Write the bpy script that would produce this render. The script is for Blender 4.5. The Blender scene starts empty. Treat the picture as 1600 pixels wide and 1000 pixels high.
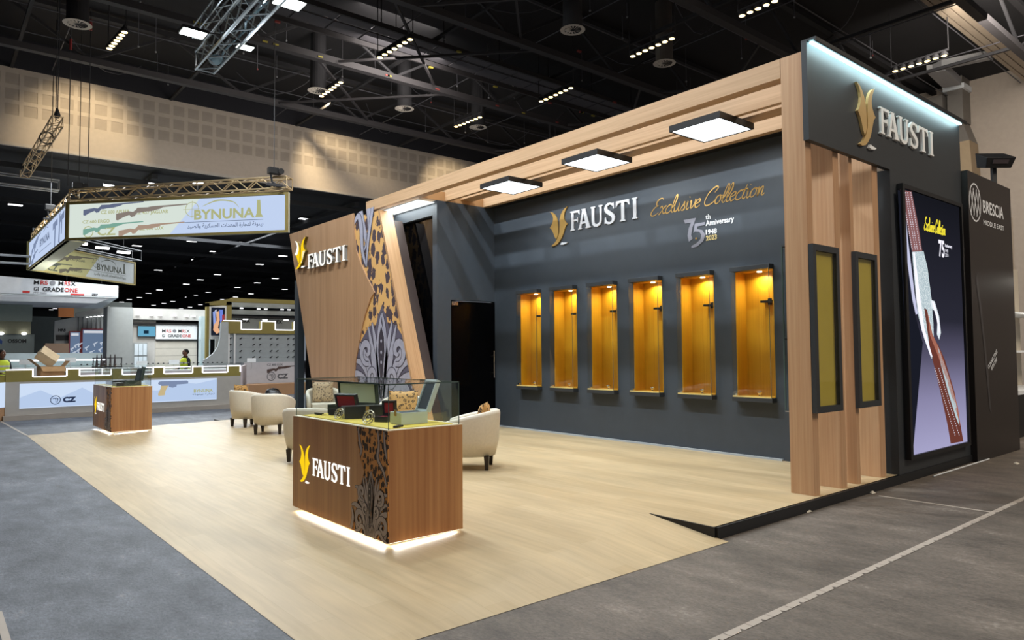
import bpy, bmesh, math, random
from mathutils import Vector, Matrix, geometry
random.seed(7)
SC = bpy.context.scene
COL = SC.collection
# ------------------------------------------------------------------ camera
FPX = 1103.99
YAW, PITCH, ROLL = math.radians(50.1429), math.radians(2.5232), math.radians(-0.4626)
EYE = Vector((0, 0, 1.6))
FW = Vector((math.cos(PITCH)*math.cos(YAW), math.cos(PITCH)*math.sin(YAW), math.sin(PITCH)))
_r = Vector((math.sin(YAW), -math.cos(YAW), 0)); _u = _r.cross(FW)
RT = _r*math.cos(ROLL) + _u*math.sin(ROLL); UP = -_r*math.sin(ROLL) + _u*math.cos(ROLL)
def at(x, y, ax, val):
    """point where the sight line of a pixel meets the plane axis=val (used to read positions off the photograph)"""
    d = RT*((x-800)/FPX) - UP*((y-500)/FPX) + FW
    return EYE + d*((val-EYE[ax])/d[ax])
cam = bpy.data.cameras.new('camera'); cam.sensor_width = 36; cam.lens = FPX/1600*36; cam.clip_end = 400; cam.clip_start = .05
camo = bpy.data.objects.new('camera', cam); COL.objects.link(camo)
m3 = Matrix((RT, UP, -FW)).transposed().to_4x4(); m3.translation = EYE
camo.matrix_world = m3; SC.camera = camo
# ------------------------------------------------------------------ world, exposure
w = bpy.data.worlds.new('hall_air'); SC.world = w; w.use_nodes = True
w.node_tree.nodes['Background'].inputs[0].default_value = (.80, .88, 1, 1)
w.node_tree.nodes['Background'].inputs[1].default_value = .22
SC.view_settings.view_transform = 'Standard'; SC.view_settings.look = 'None'
SC.view_settings.exposure = 0; SC.view_settings.gamma = 1; SC.view_settings.use_curve_mapping = False
# ------------------------------------------------------------------ big lights
def area(name, loc, size, power, color=(1,1,1), target=None, sy=None, spread=180, vis=False):
    l = bpy.data.lights.new(name, 'AREA'); l.energy = power; l.color = color; l.size = size; l.spread = math.radians(spread)
    if sy: l.shape = 'RECTANGLE'; l.size_y = sy
    o = bpy.data.objects.new(name, l); COL.objects.link(o); o.location = loc
    d = (Vector(target)-Vector(loc)) if target else Vector((0,0,-1))
    o.rotation_euler = d.to_track_quat('-Z', 'Y').to_euler()
    return o
def spot(name, loc, target, power, color, size, blend=.5, rad=.1):
    l = bpy.data.lights.new(name, 'SPOT'); l.energy = power; l.color = color; l.spot_size = math.radians(size); l.spot_blend = blend; l.shadow_soft_size = rad
    o = bpy.data.objects.new(name, l); COL.objects.link(o); o.location = loc
    o.rotation_euler = (Vector(target)-Vector(loc)).to_track_quat('-Z', 'Y').to_euler()
    return o
WARM = (1, .86, .70); COOL = (.86, .94, 1)
# rows of hall lamps over the aisles (the lamp bars are in view further up)
area('hall_lamp_light', (2, -2, 12), 5, 420, (1,.93,.84))
area('hall_lamp_light', (-3, 12, 12), 6, 500, (.93,.97,1))
area('hall_lamp_light', (12, 8, 12), 5, 150, WARM)
area('hall_lamp_light', (13, -6, 11), 5, 1500, WARM)  # unseen lamp added to brighten the sign face and oak fins
area('hall_lamp_light', (6, 31, 7.8), 6, 1900, (.92,.97,1))
area('hall_lamp_light', (14, 44, 8.8), 8, 2600, (.92,.97,1))
# flood lamps on the aluminium truss that hangs over the stand
for (x, y) in ((5.3, 19.4), (6.75, 19.3), (6.65, 16.2)):
    area('flood_light', (x, y, 9.75), .3, 200, COOL, target=(x+1.2, y-5, 0))
for y in (13.0, 9.5, 6.0):  # unseen floods off that truss, placed to throw slat bands on the wall
    area('flood_light', (3.9, y, 9.75), .22, 270, COOL, target=(7.5, y-.5, 1.5), spread=150)
area('flood_light', (6.5, 9.0, 9.75), .3, 150, COOL, target=(7.6, 8, 0))
# ------------------------------------------------------------------ materials
def lin(h):
    h = h.lstrip('#'); c = [int(h[i:i+2], 16)/255 for i in (0, 2, 4)]
    return tuple((v/12.92 if v <= .04045 else ((v+.055)/1.055)**2.4) for v in c) + (1,)
MATS = {}
def mat(name, hexc, rough=.6, metal=0, noise=0, nscale=(6,6,6), spec=.5, bump=0):
    if name in MATS: return MATS[name]
    m = bpy.data.materials.new(name); m.use_nodes = True; MATS[name] = m
    nt = m.node_tree; b = nt.nodes['Principled BSDF']
    b.inputs['Roughness'].default_value = rough; b.inputs['Metallic'].default_value = metal
    b.inputs['Specular IOR Level'].default_value = spec
    c = lin(hexc)
    tc = nt.nodes.new('ShaderNodeTexCoord'); mp = nt.nodes.new('ShaderNodeMapping'); mp.inputs['Scale'].default_value = nscale
    nz = nt.nodes.new('ShaderNodeTexNoise'); nz.inputs['Scale'].default_value = 1; nz.inputs['Detail'].default_value = 5
    nt.links.new(tc.outputs['Object'], mp.inputs[0]); nt.links.new(mp.outputs[0], nz.inputs[0])
    rp = nt.nodes.new('ShaderNodeValToRGB'); k = noise if noise else .04
    rp.color_ramp.elements[0].position = .3; rp.color_ramp.elements[1].position = .7
    rp.color_ramp.elements[0].color = tuple(v*(1-k) for v in c[:3])+(1,)
    rp.color_ramp.elements[1].color = tuple(min(1, v*(1+k)) for v in c[:3])+(1,)
    nt.links.new(nz.outputs[0], rp.inputs[0]); nt.links.new(rp.outputs[0], b.inputs['Base Color'])
    if bump:
        bp = nt.nodes.new('ShaderNodeBump'); bp.inputs['Strength'].default_value = bump; bp.inputs['Distance'].default_value = .01
        nt.links.new(nz.outputs[0], bp.inputs['Height']); nt.links.new(bp.outputs[0], b.inputs['Normal'])
    return m
def emis(name, hexc, s, sample=True):
    if name in MATS: return MATS[name]
    m = bpy.data.materials.new(name); m.use_nodes = True; MATS[name] = m
    nt = m.node_tree; nt.nodes.remove(nt.nodes['Principled BSDF'])
    e = nt.nodes.new('ShaderNodeEmission'); e.inputs[0].default_value = lin(hexc); e.inputs[1].default_value = s
    nt.links.new(e.outputs[0], nt.nodes['Material Output'].inputs[0])
    m.cycles.emission_sampling = 'AUTO' if sample else 'NONE'
    return m
def glass(name, tint=(.965,.985,.98), gl=.09):
    if name in MATS: return MATS[name]
    m = bpy.data.materials.new(name); m.use_nodes = True; MATS[name] = m
    nt = m.node_tree; nt.nodes.remove(nt.nodes['Principled BSDF'])
    t = nt.nodes.new('ShaderNodeBsdfTransparent'); t.inputs[0].default_value = tint+(1,)
    g = nt.nodes.new('ShaderNodeBsdfGlossy'); g.inputs['Roughness'].default_value = .01
    lw = nt.nodes.new('ShaderNodeLayerWeight'); lw.inputs[0].default_value = .5
    pw = nt.nodes.new('ShaderNodeMath'); pw.operation = 'POWER'; nt.links.new(lw.outputs['Facing'], pw.inputs[0]); pw.inputs[1].default_value = 4
    fr = nt.nodes.new('ShaderNodeMath'); fr.operation = 'MULTIPLY_ADD'; nt.links.new(pw.outputs[0], fr.inputs[0]); fr.inputs[1].default_value = .5; fr.inputs[2].default_value = .03
    mx = nt.nodes.new('ShaderNodeMixShader')
    nt.links.new(fr.outputs[0], mx.inputs[0]); nt.links.new(t.outputs[0], mx.inputs[1]); nt.links.new(g.outputs[0], mx.inputs[2])
    nt.links.new(mx.outputs[0], nt.nodes['Material Output'].inputs[0])
    return m
def wood(name, ax, c1, c2, rough=.45, big=.35, ax2=None):
    """straight-grained veneer, grain along axis ax"""
    if name in MATS: return MATS[name]
    m = bpy.data.materials.new(name); m.use_nodes = True; MATS[name] = m
    nt = m.node_tree; N = nt.nodes; L = nt.links; b = N['Principled BSDF']; b.inputs['Roughness'].default_value = rough
    tc = N.new('ShaderNodeTexCoord')
    def nz(s_across, s_along, det, seed):
        mp = N.new('ShaderNodeMapping'); s = [s_across]*3; s[ax] = s_along; s[ax if ax2 is None else ax2] = s_along; mp.inputs['Scale'].default_value = s
        mp.inputs['Location'].default_value = (seed, seed*1.7, seed*.6)
        n = N.new('ShaderNodeTexNoise'); n.inputs['Scale'].default_value = 1; n.inputs['Detail'].default_value = det
        L.new(tc.outputs['Object'], mp.inputs[0]); L.new(mp.outputs[0], n.inputs[0]); return n
    a = nz(38, .9, 6, 1); bb = nz(5.5, .12, 2, 5)
    mx = N.new('ShaderNodeMath'); mx.operation = 'MULTIPLY_ADD'; L.new(a.outputs[0], mx.inputs[0]); mx.inputs[1].default_value = 1-big
    mm = N.new('ShaderNodeMath'); mm.operation = 'MULTIPLY'; L.new(bb.outputs[0], mm.inputs[0]); mm.inputs[1].default_value = big
    L.new(mm.outputs[0], mx.inputs[2])
    rp = N.new('ShaderNodeValToRGB'); rp.color_ramp.elements[0].position = .36; rp.color_ramp.elements[1].position = .64
    rp.color_ramp.elements[0].color = lin(c1); rp.color_ramp.elements[1].color = lin(c2)
    L.new(mx.outputs[0], rp.inputs[0]); L.new(rp.outputs[0], b.inputs['Base Color'])
    return m
def leopard(name, scale, base, dark, rosette=True, stretch=(1,1,1), th=.6):
    if name in MATS: return MATS[name]
    m = bpy.data.materials.new(name); m.use_nodes = True; MATS[name] = m
    nt = m.node_tree; N = nt.nodes; L = nt.links; b = N['Principled BSDF']; b.inputs['Roughness'].default_value = .7
    tc = N.new('ShaderNodeTexCoord'); mp = N.new('ShaderNodeMapping'); mp.inputs['Scale'].default_value = [scale*s for s in stretch]
    n1 = N.new('ShaderNodeTexNoise'); n1.inputs['Scale'].default_value = 2.2; n1.inputs['Detail'].default_value = 2
    L.new(tc.outputs['Object'], mp.inputs[0]); L.new(mp.outputs[0], n1.inputs[0])
    vm = N.new('ShaderNodeVectorMath'); vm.operation = 'MULTIPLY_ADD'; vm.inputs[1].default_value = (.45,.45,.45)
    L.new(n1.outputs['Color'], vm.inputs[0]); L.new(mp.outputs[0], vm.inputs[2])
    v = N.new('ShaderNodeTexVoronoi'); v.inputs['Scale'].default_value = 1; v.inputs['Randomness'].default_value = .75
    L.new(vm.outputs[0], v.inputs['Vector'])
    n2 = N.new('ShaderNodeTexNoise'); n2.inputs['Scale'].default_value = 3.4; n2.inputs['Detail'].default_value = 1; L.new(mp.outputs[0], n2.inputs[0])
    ad = N.new('ShaderNodeMath'); ad.operation = 'MULTIPLY_ADD'; L.new(n2.outputs[0], ad.inputs[0]); ad.inputs[1].default_value = .45; L.new(v.outputs['Distance'], ad.inputs[2])
    rp = N.new('ShaderNodeValToRGB'); cr = rp.color_ramp; cr.interpolation = 'CONSTANT'
    mid = tuple(x*.62 for x in lin(base)[:3])+(1,)
    if rosette: seq = [(0, mid), (.44, lin(dark)), (.60, lin(base))]
    else: seq = [(0, lin(dark)), (th, lin(base))]
    cr.elements[0].position = 0; cr.elements[0].color = seq[0][1]; cr.elements[1].position = seq[1][0]; cr.elements[1].color = seq[1][1]
    for p, c in seq[2:]: e = cr.elements.new(p); e.color = c
    L.new(ad.outputs[0], rp.inputs[0]); L.new(rp.outputs[0], b.inputs['Base Color'])
    return m
def vinyl():
    m = bpy.data.materials.new('pale_oak_vinyl'); m.use_nodes = True
    nt = m.node_tree; N = nt.nodes; L = nt.links; b = N['Principled BSDF']; b.inputs['Roughness'].default_value = .42; b.inputs['Specular IOR Level'].default_value = .35
    tc = N.new('ShaderNodeTexCoord')
    mp = N.new('ShaderNodeMapping'); mp.inputs['Rotation'].default_value = (0,0,math.radians(90)); L.new(tc.outputs['Object'], mp.inputs[0])
    br = N.new('ShaderNodeTexBrick'); br.inputs['Scale'].default_value = 1; br.inputs['Brick Width'].default_value = 1.3; br.inputs['Row Height'].default_value = .19
    br.inputs['Mortar Size'].default_value = .0025; br.inputs['Color1'].default_value = lin('#b8a27d'); br.inputs['Color2'].default_value = lin('#c1ac88'); br.inputs['Mortar'].default_value = lin('#b6a17c')
    br.offset = .37; L.new(mp.outputs[0], br.inputs[0])
    mp2 = N.new('ShaderNodeMapping'); mp2.inputs['Scale'].default_value = (22, 1.6, 1); L.new(tc.outputs['Object'], mp2.inputs[0])
    nz = N.new('ShaderNodeTexNoise'); nz.inputs['Scale'].default_value = 1; nz.inputs['Detail'].default_value = 6; L.new(mp2.outputs[0], nz.inputs[0])
    mp3 = N.new('ShaderNodeMapping'); mp3.inputs['Scale'].default_value = (3.0, .7, 1); L.new(tc.outputs['Object'], mp3.inputs[0])
    nb = N.new('ShaderNodeTexNoise'); nb.inputs['Scale'].default_value = 1; nb.inputs['Detail'].default_value = 4; L.new(mp3.outputs[0], nb.inputs[0])
    r1 = N.new('ShaderNodeMapRange'); r1.inputs['From Min'].default_value = .3; r1.inputs['From Max'].default_value = .7; r1.inputs['To Min'].default_value = .9; r1.inputs['To Max'].default_value = 1.06; L.new(nz.outputs[0], r1.inputs[0])
    r2 = N.new('ShaderNodeMapRange'); r2.inputs['From Min'].default_value = .3; r2.inputs['From Max'].default_value = .7; r2.inputs['To Min'].default_value = .84; r2.inputs['To Max'].default_value = 1.05; L.new(nb.outputs[0], r2.inputs[0])
    mu = N.new('ShaderNodeMath'); mu.operation = 'MULTIPLY'; L.new(r1.outputs[0], mu.inputs[0]); L.new(r2.outputs[0], mu.inputs[1])
    vm = N.new('ShaderNodeVectorMath'); vm.operation = 'SCALE'; L.new(br.outputs[0], vm.inputs[0]); L.new(mu.outputs[0], vm.inputs['Scale'])
    L.new(vm.outputs[0], b.inputs['Base Color']); return m
def floor_mat(name='worn_warm_lit_carpet', c1='#625a52', c2='#6a5f54'):
    m = bpy.data.materials.new(name); m.use_nodes = True
    nt = m.node_tree; N = nt.nodes; L = nt.links; b = N['Principled BSDF']
    tc = N.new('ShaderNodeTexCoord')
    def nz(s, d, rot=0, sc=(1,1,1), ro=.65):
        mp = N.new('ShaderNodeMapping'); mp.inputs['Scale'].default_value = [s*k for k in sc]; mp.inputs['Rotation'].default_value = (0,0,rot)
        n = N.new('ShaderNodeTexNoise'); n.inputs['Scale'].default_value = 1; n.inputs['Detail'].default_value = d; n.inputs['Roughness'].default_value = ro
        L.new(tc.outputs['Object'], mp.inputs[0]); L.new(mp.outputs[0], n.inputs[0]); return n
    def rng(src, a, b_, c, d):
        r = N.new('ShaderNodeMapRange'); r.inputs['From Min'].default_value = a; r.inputs['From Max'].default_value = b_; r.inputs['To Min'].default_value = c; r.inputs['To Max'].default_value = d; L.new(src, r.inputs[0]); return r.outputs[0]
    def mul(x, y):
        q = N.new('ShaderNodeMath'); q.operation = 'MULTIPLY'; L.new(x, q.inputs[0]); L.new(y, q.inputs[1]); return q.outputs[0]
    big = nz(.55, 6); mid = nz(3.2, 12, .6, (1, .45, 1), .75); fine = nz(55, 4, .3, (1, .5, 1), .8); speck = nz(26, 2, 0, (1,1,1), .5)
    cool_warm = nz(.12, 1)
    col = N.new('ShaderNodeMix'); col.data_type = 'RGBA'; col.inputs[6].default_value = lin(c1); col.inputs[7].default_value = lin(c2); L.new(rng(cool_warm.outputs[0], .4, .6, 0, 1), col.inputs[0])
    k = mul(mul(rng(big.outputs[0], .3, .7, .72, 1.2), rng(mid.outputs[0], .3, .7, .5, 1.5)), rng(fine.outputs[0], .3, .7, .6, 1.4))
    vm = N.new('ShaderNodeVectorMath'); vm.operation = 'SCALE'; L.new(col.outputs[2], vm.inputs[0]); L.new(k, vm.inputs['Scale'])
    m2 = N.new('ShaderNodeMix'); m2.data_type = 'RGBA'; L.new(mul(rng(mid.outputs[0], .56, .68, 0, .5), rng(speck.outputs[0], .5, .6, 0, 1)), m2.inputs[0]); L.new(vm.outputs[0], m2.inputs[6]); m2.inputs[7].default_value = lin('#9c958c')
    L.new(m2.outputs[2], b.inputs['Base Color']); b.inputs['Roughness'].default_value = .62
    bp = N.new('ShaderNodeBump'); bp.inputs['Strength'].default_value = .5; bp.inputs['Distance'].default_value = .006; L.new(fine.outputs[0], bp.inputs['Height']); L.new(bp.outputs[0], b.inputs['Normal'])
    return m
def grad_emis(name, stops, s, z0, z1):
    """a picture on a lit screen: colour by height"""
    m = bpy.data.materials.new(name); m.use_nodes = True; MATS[name] = m
    nt = m.node_tree; N = nt.nodes; L = nt.links; N.remove(N['Principled BSDF'])
    tc = N.new('ShaderNodeTexCoord'); sx = N.new('ShaderNodeSeparateXYZ'); L.new(tc.outputs['Object'], sx.inputs[0])
    mr = N.new('ShaderNodeMapRange'); mr.inputs['From Min'].default_value = z0; mr.inputs['From Max'].default_value = z1; L.new(sx.outputs[2], mr.inputs[0])
    rp = N.new('ShaderNodeValToRGB'); cr = rp.color_ramp
    cr.elements[0].position, cr.elements[0].color = stops[0][0], lin(stops[0][1]); cr.elements[1].position, cr.elements[1].color = stops[-1][0], lin(stops[-1][1])
    for p, c in stops[1:-1]: e = cr.elements.new(p); e.color = lin(c)
    L.new(mr.outputs[0], rp.inputs[0]); e = N.new('ShaderNodeEmission'); L.new(rp.outputs[0], e.inputs[0]); e.inputs[1].default_value = s
    L.new(e.outputs[0], N['Material Output'].inputs[0]); return m
W_V = wood('oak_vertical', 2, '#bb8f69', '#cba47e'); W_Y = wood('oak_along', 1, '#bb9670', '#d0ab85')
W_P = wood('walnut_panel', 2, '#a67f5c', '#bd9571', big=.5); W_C = wood('walnut_case', 2, '#a06c42', '#c08e5c', big=.6)
BLK = mat('matt_black', '#101114', .5); NAVY = mat('slate_blue_paint', '#3c434b', .55); SIGNB = mat('charcoal_panel', '#303336', .5)
BRN = mat('black_brown_print', '#241f1e', .4); GLOSSB = mat('black_gloss', '#050506', .05, spec=.25)
CHR = mat('chrome', '#e6e6e6', .15, 1); ALU = mat('aluminium_tube', '#b9bcc0', .35, .8); STEELD = mat('dark_steel', '#2b2c30', .6)
GOLD = mat('gold_metal', '#caa35a', .3, .7); SILV = mat('brushed_silver_letter', '#f3f3f1', .4)
WHITE = mat('white_board', '#dfe2e4', .6); GREYW = mat('grey_board', '#9da3a4', .6); CREAM = mat('cream_leather', '#d9cfbc', .5, bump=.15, nscale=(40,40,40))
DLEG = mat('dark_wood_leg', '#1c110c', .4); YEL = mat('ochre_board', '#d39a1e', .5); YELB = mat('olive_yellow_board', '#c9ae45', .45)
OLIVE = mat('olive_gold_paint', '#84783a', .5); GLS = glass('clear_glass'); EDGE = mat('green_glass_edge', '#4c5b57', .15)
CARD = mat('cardboard', '#b08a60', .85, noise=.12); CARDL = mat('cardboard_print', '#d8c09a', .85, noise=.08)
E_W = emis('lamp_white', '#ffffff', 6, False); E_FAR = emis('far_lamp', '#fdfdff', 3.0, False); E_WARM = emis('lamp_warm', '#ffe3a0', 5, False)
E_LED = emis('led_strip', '#ffffff', 1.6, False)
# ------------------------------------------------------------------ geometry helpers
WM = {}
def props(o, label=None, cat=None, group=None, kind=None):
    if label: o['label'] = label
    if cat: o['category'] = cat
    if group: o['group'] = group
    if kind: o['kind'] = kind
    return o
def thing(name, label, cat, loc=(0,0,0), rz=0, group=None, kind=None):
    o = bpy.data.objects.new(name, None); COL.objects.link(o); o.empty_display_size = .1
    o.location = loc; o.rotation_euler = (0,0,rz)
    WM[o.name] = Matrix.Translation(Vector(loc)) @ Matrix.Rotation(rz, 4, 'Z')
    return props(o, label, cat, group, kind)
class MB:
    def __init__(s): s.v = []; s.f = []
    def add(s, vs, fs):
        k = len(s.v); s.v += [Vector(p) for p in vs]; s.f += [tuple(i+k for i in f) for f in fs]; return s
    def box(s, x0, y0, z0, x1, y1, z1):
        x0,x1 = sorted((x0,x1)); y0,y1 = sorted((y0,y1)); z0,z1 = sorted((z0,z1))
        return s.add([(x0,y0,z0),(x1,y0,z0),(x1,y1,z0),(x0,y1,z0),(x0,y0,z1),(x1,y0,z1),(x1,y1,z1),(x0,y1,z1)],
            [(0,3,2,1),(4,5,6,7),(0,1,5,4),(1,2,6,5),(2,3,7,6),(3,0,4,7)])
    def hexa(s, b, t):
        """two matching rings of corners, bottom and top"""
        n = len(b); return s.add(list(b)+list(t), [tuple(reversed(range(n))), tuple(range(n, 2*n))]+[(i, (i+1) % n, n+(i+1) % n, n+i) for i in range(n)])
    def bar(s, p0, p1, w, h=None):
        """rectangular bar between two points"""
        p0, p1 = Vector(p0), Vector(p1); h = h or w; d = (p1-p0).normalized()
        a = d.cross(Vector((0,0,1)));  a = a.normalized() if a.length > .01 else Vector((1,0,0)); b = a.cross(d)
        r = [a*w/2+b*h/2, -a*w/2+b*h/2, -a*w/2-b*h/2, a*w/2-b*h/2]
        return s.hexa([p0+q for q in r], [p1+q for q in r])
    def tube(s, p0, p1, r, n=8, r1=None):
        p0, p1 = Vector(p0), Vector(p1); r1 = r if r1 is None else r1; d = (p1-p0).normalized()
        a = d.orthogonal().normalized(); b = d.cross(a); q = [(math.cos(2*math.pi*i/n), math.sin(2*math.pi*i/n)) for i in range(n)]
        return s.hexa([p0+a*c*r+b*k*r for c, k in q], [p1+a*c*r1+b*k*r1 for c, k in q])
    def lathe(s, c, prof, n=16, axis=Vector((0,0,1))):
        c = Vector(c); a = axis.orthogonal().normalized(); b = axis.cross(a); vs = []; fs = []
        for r, z in prof:
            for i in range(n):
                t = 2*math.pi*i/n; vs.append(c+axis*z+a*r*math.cos(t)+b*r*math.sin(t))
        for j in range(len(prof)-1):
            for i in range(n): fs.append((j*n+i, j*n+(i+1) % n, (j+1)*n+(i+1) % n, (j+1)*n+i))
        fs += [tuple(reversed(range(n))), tuple(range((len(prof)-1)*n, len(prof)*n))]
        return s.add(vs, fs)
    def ball(s, c, rx, ry=None, rz=None, n=12, m=8):
        ry = ry or rx; rz = rz or rx; c = Vector(c)
        vs = [c+Vector((rx*math.sin(math.pi*j/m)*math.cos(2*math.pi*i/n), ry*math.sin(math.pi*j/m)*math.sin(2*math.pi*i/n), rz*math.cos(math.pi*j/m))) for j in range(m+1) for i in range(n)]
        return s.add(vs, [(j*n+i, (j+1)*n+i, (j+1)*n+(i+1) % n, j*n+(i+1) % n) for j in range(m) for i in range(n)])
    def path(s, pts, r, n=6):
        for a, b in zip(pts, pts[1:]): s.tube(a, b, r, n)
        return s
    def build(s, name, m, parent=None, local=False, label=None, cat=None, group=None, kind=None, smooth=False, bevel=0, clip=None):
        me = bpy.data.meshes.new(name)
        M = Matrix.Identity(4)
        if parent is not None and not local: M = WM[parent.name].inverted()
        me.from_pydata([M @ v for v in s.v] if not local else s.v, [], s.f); me.validate()
        if clip or bevel or True:
            bm = bmesh.new(); bm.from_mesh(me)
            for co, no in (clip or ()):
                bmesh.ops.bisect_plane(bm, geom=bm.verts[:]+bm.edges[:]+bm.faces[:], plane_co=M @ Vector(co), plane_no=(M.to_3x3() @ Vector(no)), clear_outer=True)
            if bevel:
                bmesh.ops.bevel(bm, geom=bm.edges[:], offset=bevel, segments=2, affect='EDGES', profile=.5, clamp_overlap=True)
            if not getattr(s, 'flat', False): bmesh.ops.recalc_face_normals(bm, faces=bm.faces[:])
            bm.to_mesh(me); bm.free()
        if smooth:
            for p in me.polygons: p.use_smooth = True
        me.materials.append(m)
        o = bpy.data.objects.new(name, me); COL.objects.link(o)
        if parent is not None: o.parent = parent; WM[o.name] = WM[parent.name]
        else: WM[o.name] = Matrix.Identity(4)
        return props(o, label, cat, group, kind)
def solo(mb, name, m, label, cat, group=None, kind=None, smooth=False, bevel=0):
    """a thing that is one mesh: its origin goes to the middle of its base"""
    xs = [v.x for v in mb.v]; ys = [v.y for v in mb.v]; zs = [v.z for v in mb.v]
    c = Vector(((min(xs)+max(xs))/2, (min(ys)+max(ys))/2, min(zs)))
    mb.v = [v-c for v in mb.v]
    o = mb.build(name, m, None, label=label, cat=cat, group=group, kind=kind, smooth=smooth, bevel=bevel); o.location = c
    WM[o.name] = Matrix.Translation(c); return o
def struct(mb, name, m): return mb.build(name, m, None, kind='structure')
def copy_tree(o, parent=None):
    c = o.copy(); COL.objects.link(c); c.parent = parent
    for ch in [k for k in bpy.data.objects if k.parent == o]: copy_tree(ch, c)
    return c
KIDS = {}
def clone(root, loc, rz=0, label=None, group=None):
    """copy a thing and its parts and sub-parts"""
    if root.name not in KIDS:
        KIDS[root.name] = [(a, [b for b in COL.objects if b.parent == a]) for a in COL.objects if a.parent == root]
    r = root.copy(); COL.objects.link(r); r.location = loc; r.rotation_euler = (0,0,rz)
    if label: r['label'] = label
    if group: r['group'] = group
    for a, subs in KIDS[root.name]:
        c = a.copy(); COL.objects.link(c); c.parent = r
        for b in subs: d = b.copy(); COL.objects.link(d); d.parent = c
    return r
class Fr:
    """a flat frame in space: origin, right, up (normal = right x up, towards the viewer)"""
    def __init__(s, o, u, v=(0,0,1)): s.o = Vector(o); s.u = Vector(u).normalized(); s.v = Vector(v).normalized(); s.n = s.u.cross(s.v)
    def P(s, a, b, n=0): return s.o+s.u*a+s.v*b+s.n*n
def shape(loops, fr, n0=0, depth=0, mb=None):
    """fill closed loops (holes allowed), pushed out by depth"""
    mb = mb or MB(); flat = [p for l in loops for p in l]
    tris = geometry.tessellate_polygon([[Vector((p[0], p[1], 0)) for p in l] for l in loops])
    top = [fr.P(p[0], p[1], n0+depth) for p in flat]
    fs = []
    for t in tris:
        a, b, c = (Vector(flat[i]) for i in t)
        cr = (b-a).cross(c-a) if len(a) == 2 else 0
        fs.append(tuple(t) if cr >= 0 else tuple(reversed(t)))
    if depth <= 0: mb.flat = True; mb.add(top, fs); return mb
    bot = [fr.P(p[0], p[1], n0) for p in flat]; n = len(flat); k = 0
    for l in loops:
        m = len(l)
        for i in range(m): fs.append((k+i, k+(i+1) % m, n+k+(i+1) % m, n+k+i))
        k += m
    mb.add(top+bot, fs); return mb
def smooth_line(pts, n=6):
    P = [Vector((p[0], p[1])) for p in pts]; out = []
    for i in range(len(P)-1):
        p0 = P[max(i-1, 0)]; p1 = P[i]; p2 = P[i+1]; p3 = P[min(i+2, len(P)-1)]
        for k in range(n):
            t = k/n; out.append(.5*((2*p1)+(p2-p0)*t+(2*p0-5*p1+4*p2-p3)*t*t+(3*p1-p0-3*p2+p3)*t*t*t))
    return out+[P[-1]]
def stroke(pts, w, fr, n0, mb, n=6, taper=None, closed=False):
    """a ribbon of width w (number, or list of widths) laid flat in the frame"""
    L_ = smooth_line(pts, n) if n > 1 else [Vector(p) for p in pts]
    k = len(L_); ws = []
    for i in range(k):
        t = i/(k-1)
        if isinstance(w, (list, tuple)):
            q = t*(len(w)-1); j = min(int(q), len(w)-2); ws.append(w[j]+(w[j+1]-w[j])*(q-j))
        else: ws.append(w)
    vs = []; fs = []
    for i, p in enumerate(L_):
        d = (L_[min(i+1, k-1)]-L_[max(i-1, 0)]); d = d.normalized() if d.length > 1e-9 else Vector((1,0)); q = Vector((-d.y, d.x))*ws[i]/2
        vs += [fr.P(*(p+q), n0), fr.P(*(p-q), n0)]
        if i: fs.append((2*i-2, 2*i-1, 2*i+1, 2*i))
    mb.flat = True; mb.add(vs, fs)
def disc(c, r, fr, n0, mb, n=20, ry=None):
    ry = ry or r
    mb.flat = True; mb.add([fr.P(c[0]+r*math.cos(2*math.pi*i/n), c[1]+ry*math.sin(2*math.pi*i/n), n0) for i in range(n)], [tuple(range(n))])
def ring(c, r, w, fr, n0, mb, n=28, ry=None, a0=0, a1=360):
    ry = ry or r; vs = []; fs = []
    for i in range(n+1):
        t = math.radians(a0+(a1-a0)*i/n)
        for k in (w/2, -w/2): vs.append(fr.P(c[0]+(r+k)*math.cos(t), c[1]+(ry+k)*math.sin(t), n0))
        if i: fs.append((2*i-2, 2*i, 2*i+1, 2*i-1))
    mb.flat = True; mb.add(vs, fs)
def text(s, fr, a, b, size, mb, n0=0, bold=0, width=None, depth=0, align='LEFT'):
    """lettering from the built-in font; width squeezes it to a given length"""
    cu = bpy.data.curves.new('t', 'FONT'); cu.body = s; cu.size = size; cu.offset = bold; cu.extrude = depth/2; cu.resolution_u = 3
    ob = bpy.data.objects.new('t', cu); me = ob.to_mesh()
    vs = [v.co.copy() for v in me.vertices]; fs = [tuple(p.vertices) for p in me.polygons]
    ob.to_mesh_clear(); bpy.data.objects.remove(ob); bpy.data.curves.remove(cu)
    if not vs: return mb
    x0 = min(v.x for v in vs); x1 = max(v.x for v in vs); k = width/(x1-x0) if width else 1
    off = 0 if align == 'LEFT' else -(x1-x0)*k/2
    mb.flat = depth <= 0
    mb.add([fr.P(a+off+(v.x-x0)*k, b+v.y, n0+depth/2+v.z) for v in vs], fs)
    return mb

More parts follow.
